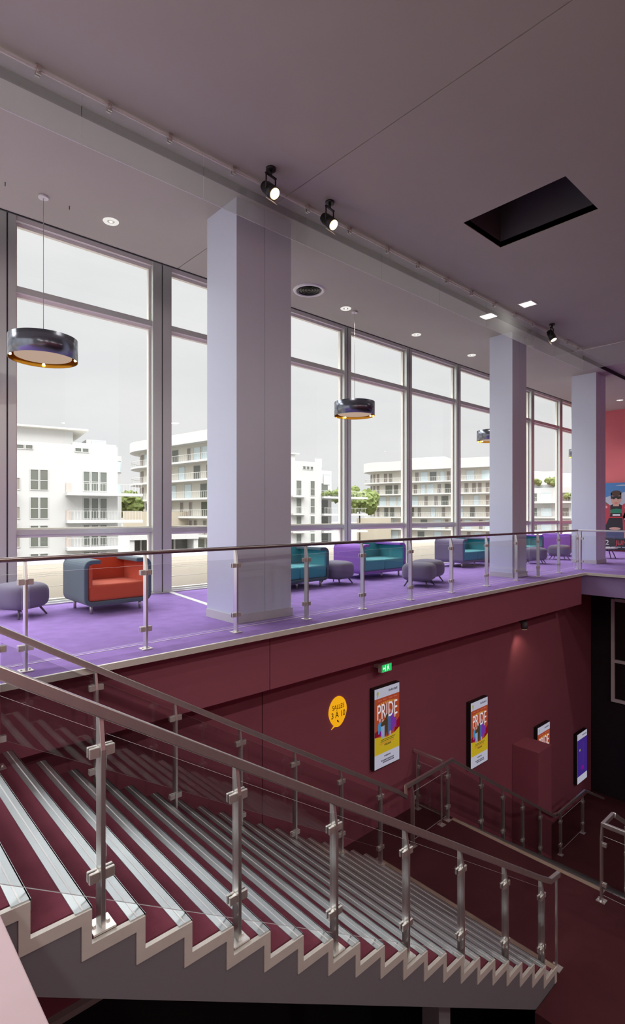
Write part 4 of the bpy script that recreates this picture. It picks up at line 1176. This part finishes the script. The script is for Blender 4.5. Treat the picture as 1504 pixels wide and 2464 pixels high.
for i, p in enumerate(pts):
    a = bm.verts.new((p.x, p.y, -7)); c = bm.verts.new((p.x+25, p.y+6, tops[i])); d_ = bm.verts.new((p.x+90, p.y+20, -7))
    if prev: bm.faces.new((prev[0], a, c, prev[1])); bm.faces.new((prev[1], c, d_, prev[2]))
    prev = (a, c, d_)
tag(obj('hills', bm, M['hillm'], smooth=True), 'hazy blue green hill on the horizon behind the stepped building', 'hill', kind='structure')

# ------------------------------------------------------------------ sky
w = bpy.data.worlds.new('overcast_sky'); S.world = w; w.use_nodes = True
N, L = w.node_tree.nodes, w.node_tree.links; N.clear()
tc = N.new('ShaderNodeTexCoord'); sp = N.new('ShaderNodeSeparateXYZ'); L.new(tc.outputs['Generated'], sp.inputs[0])
nz = N.new('ShaderNodeTexNoise'); nz.inputs['Scale'].default_value = 3.5; nz.inputs['Detail'].default_value = 6
mp = N.new('ShaderNodeMapping'); mp.inputs['Scale'].default_value = (1, 1, 3); L.new(tc.outputs['Generated'], mp.inputs[0]); L.new(mp.outputs[0], nz.inputs['Vector'])
rp = N.new('ShaderNodeValToRGB'); L.new(nz.outputs['Fac'], rp.inputs[0])
rp.color_ramp.elements[0].position = .38; rp.color_ramp.elements[0].color = (.82, .825, .83, 1)
rp.color_ramp.elements[1].position = .62; rp.color_ramp.elements[1].color = (.87, .87, .865, 1)
def mth(op, a, b=None):
    n = N.new('ShaderNodeMath'); n.operation = op
    for i, v in enumerate((a, b)):
        if v is None: continue
        if isinstance(v, (int, float)): n.inputs[i].default_value = v
        else: L.new(v, n.inputs[i])
    return n.outputs[0]
mr = N.new('ShaderNodeMapRange'); mr.interpolation_type = 'SMOOTHSTEP'; L.new(sp.outputs['Z'], mr.inputs['Value'])
mr.inputs['From Min'].default_value = .46; mr.inputs['From Max'].default_value = .64; mr.inputs['To Max'].default_value = 9.0
# brighter clouds in the part of the sky opposite the window wall
vd = N.new('ShaderNodeVectorMath'); vd.operation = 'DOT_PRODUCT'; L.new(tc.outputs['Generated'], vd.inputs[0]); vd.inputs[1].default_value = (-.62, -.55, .55)
mb = N.new('ShaderNodeMapRange'); mb.interpolation_type = 'SMOOTHSTEP'; L.new(vd.outputs['Value'], mb.inputs['Value'])
mb.inputs['From Min'].default_value = .0; mb.inputs['From Max'].default_value = .9; mb.inputs['To Max'].default_value = .6
st = mth('ADD', mth('ADD', mr.outputs[0], mb.outputs[0]), 1.0)
bg = N.new('ShaderNodeBackground'); L.new(rp.outputs[0], bg.inputs['Color']); L.new(st, bg.inputs['Strength'])
ow = N.new('ShaderNodeOutputWorld'); L.new(bg.outputs[0], ow.inputs[0])

# ------------------------------------------------------------------ camera and view
cd = bpy.data.cameras.new('camera'); cam = bpy.data.objects.new('camera', cd); C.objects.link(cam)
cd.sensor_fit = 'HORIZONTAL'; cd.sensor_width = 36.0; cd.lens = 36.0*1297/1504; cd.shift_y = 8/1504; cd.clip_start = .05; cd.clip_end = 2000
cam.location = (0, 0, 1.435)
cam.rotation_euler = (PI/2, 0, -(PI/2-math.atan2(1297, 1423))) if False else (PI/2, 0, -math.asin(math.cos(math.atan2(1423, 1297))))
S.camera = cam
S.view_settings.view_transform = 'Standard'; S.view_settings.look = 'None'; S.view_settings.exposure = 0; S.view_settings.gamma = 1; S.view_settings.use_curve_mapping = False
cy = S.cycles
cy.use_denoising = True; cy.max_bounces = 12; cy.diffuse_bounces = 6; cy.glossy_bounces = 5; cy.transparent_max_bounces = 32; cy.transmission_bounces = 6
cy.sample_clamp_indirect = 6.0; cy.caustics_reflective = False; cy.caustics_refractive = False; cy.use_light_tree = True
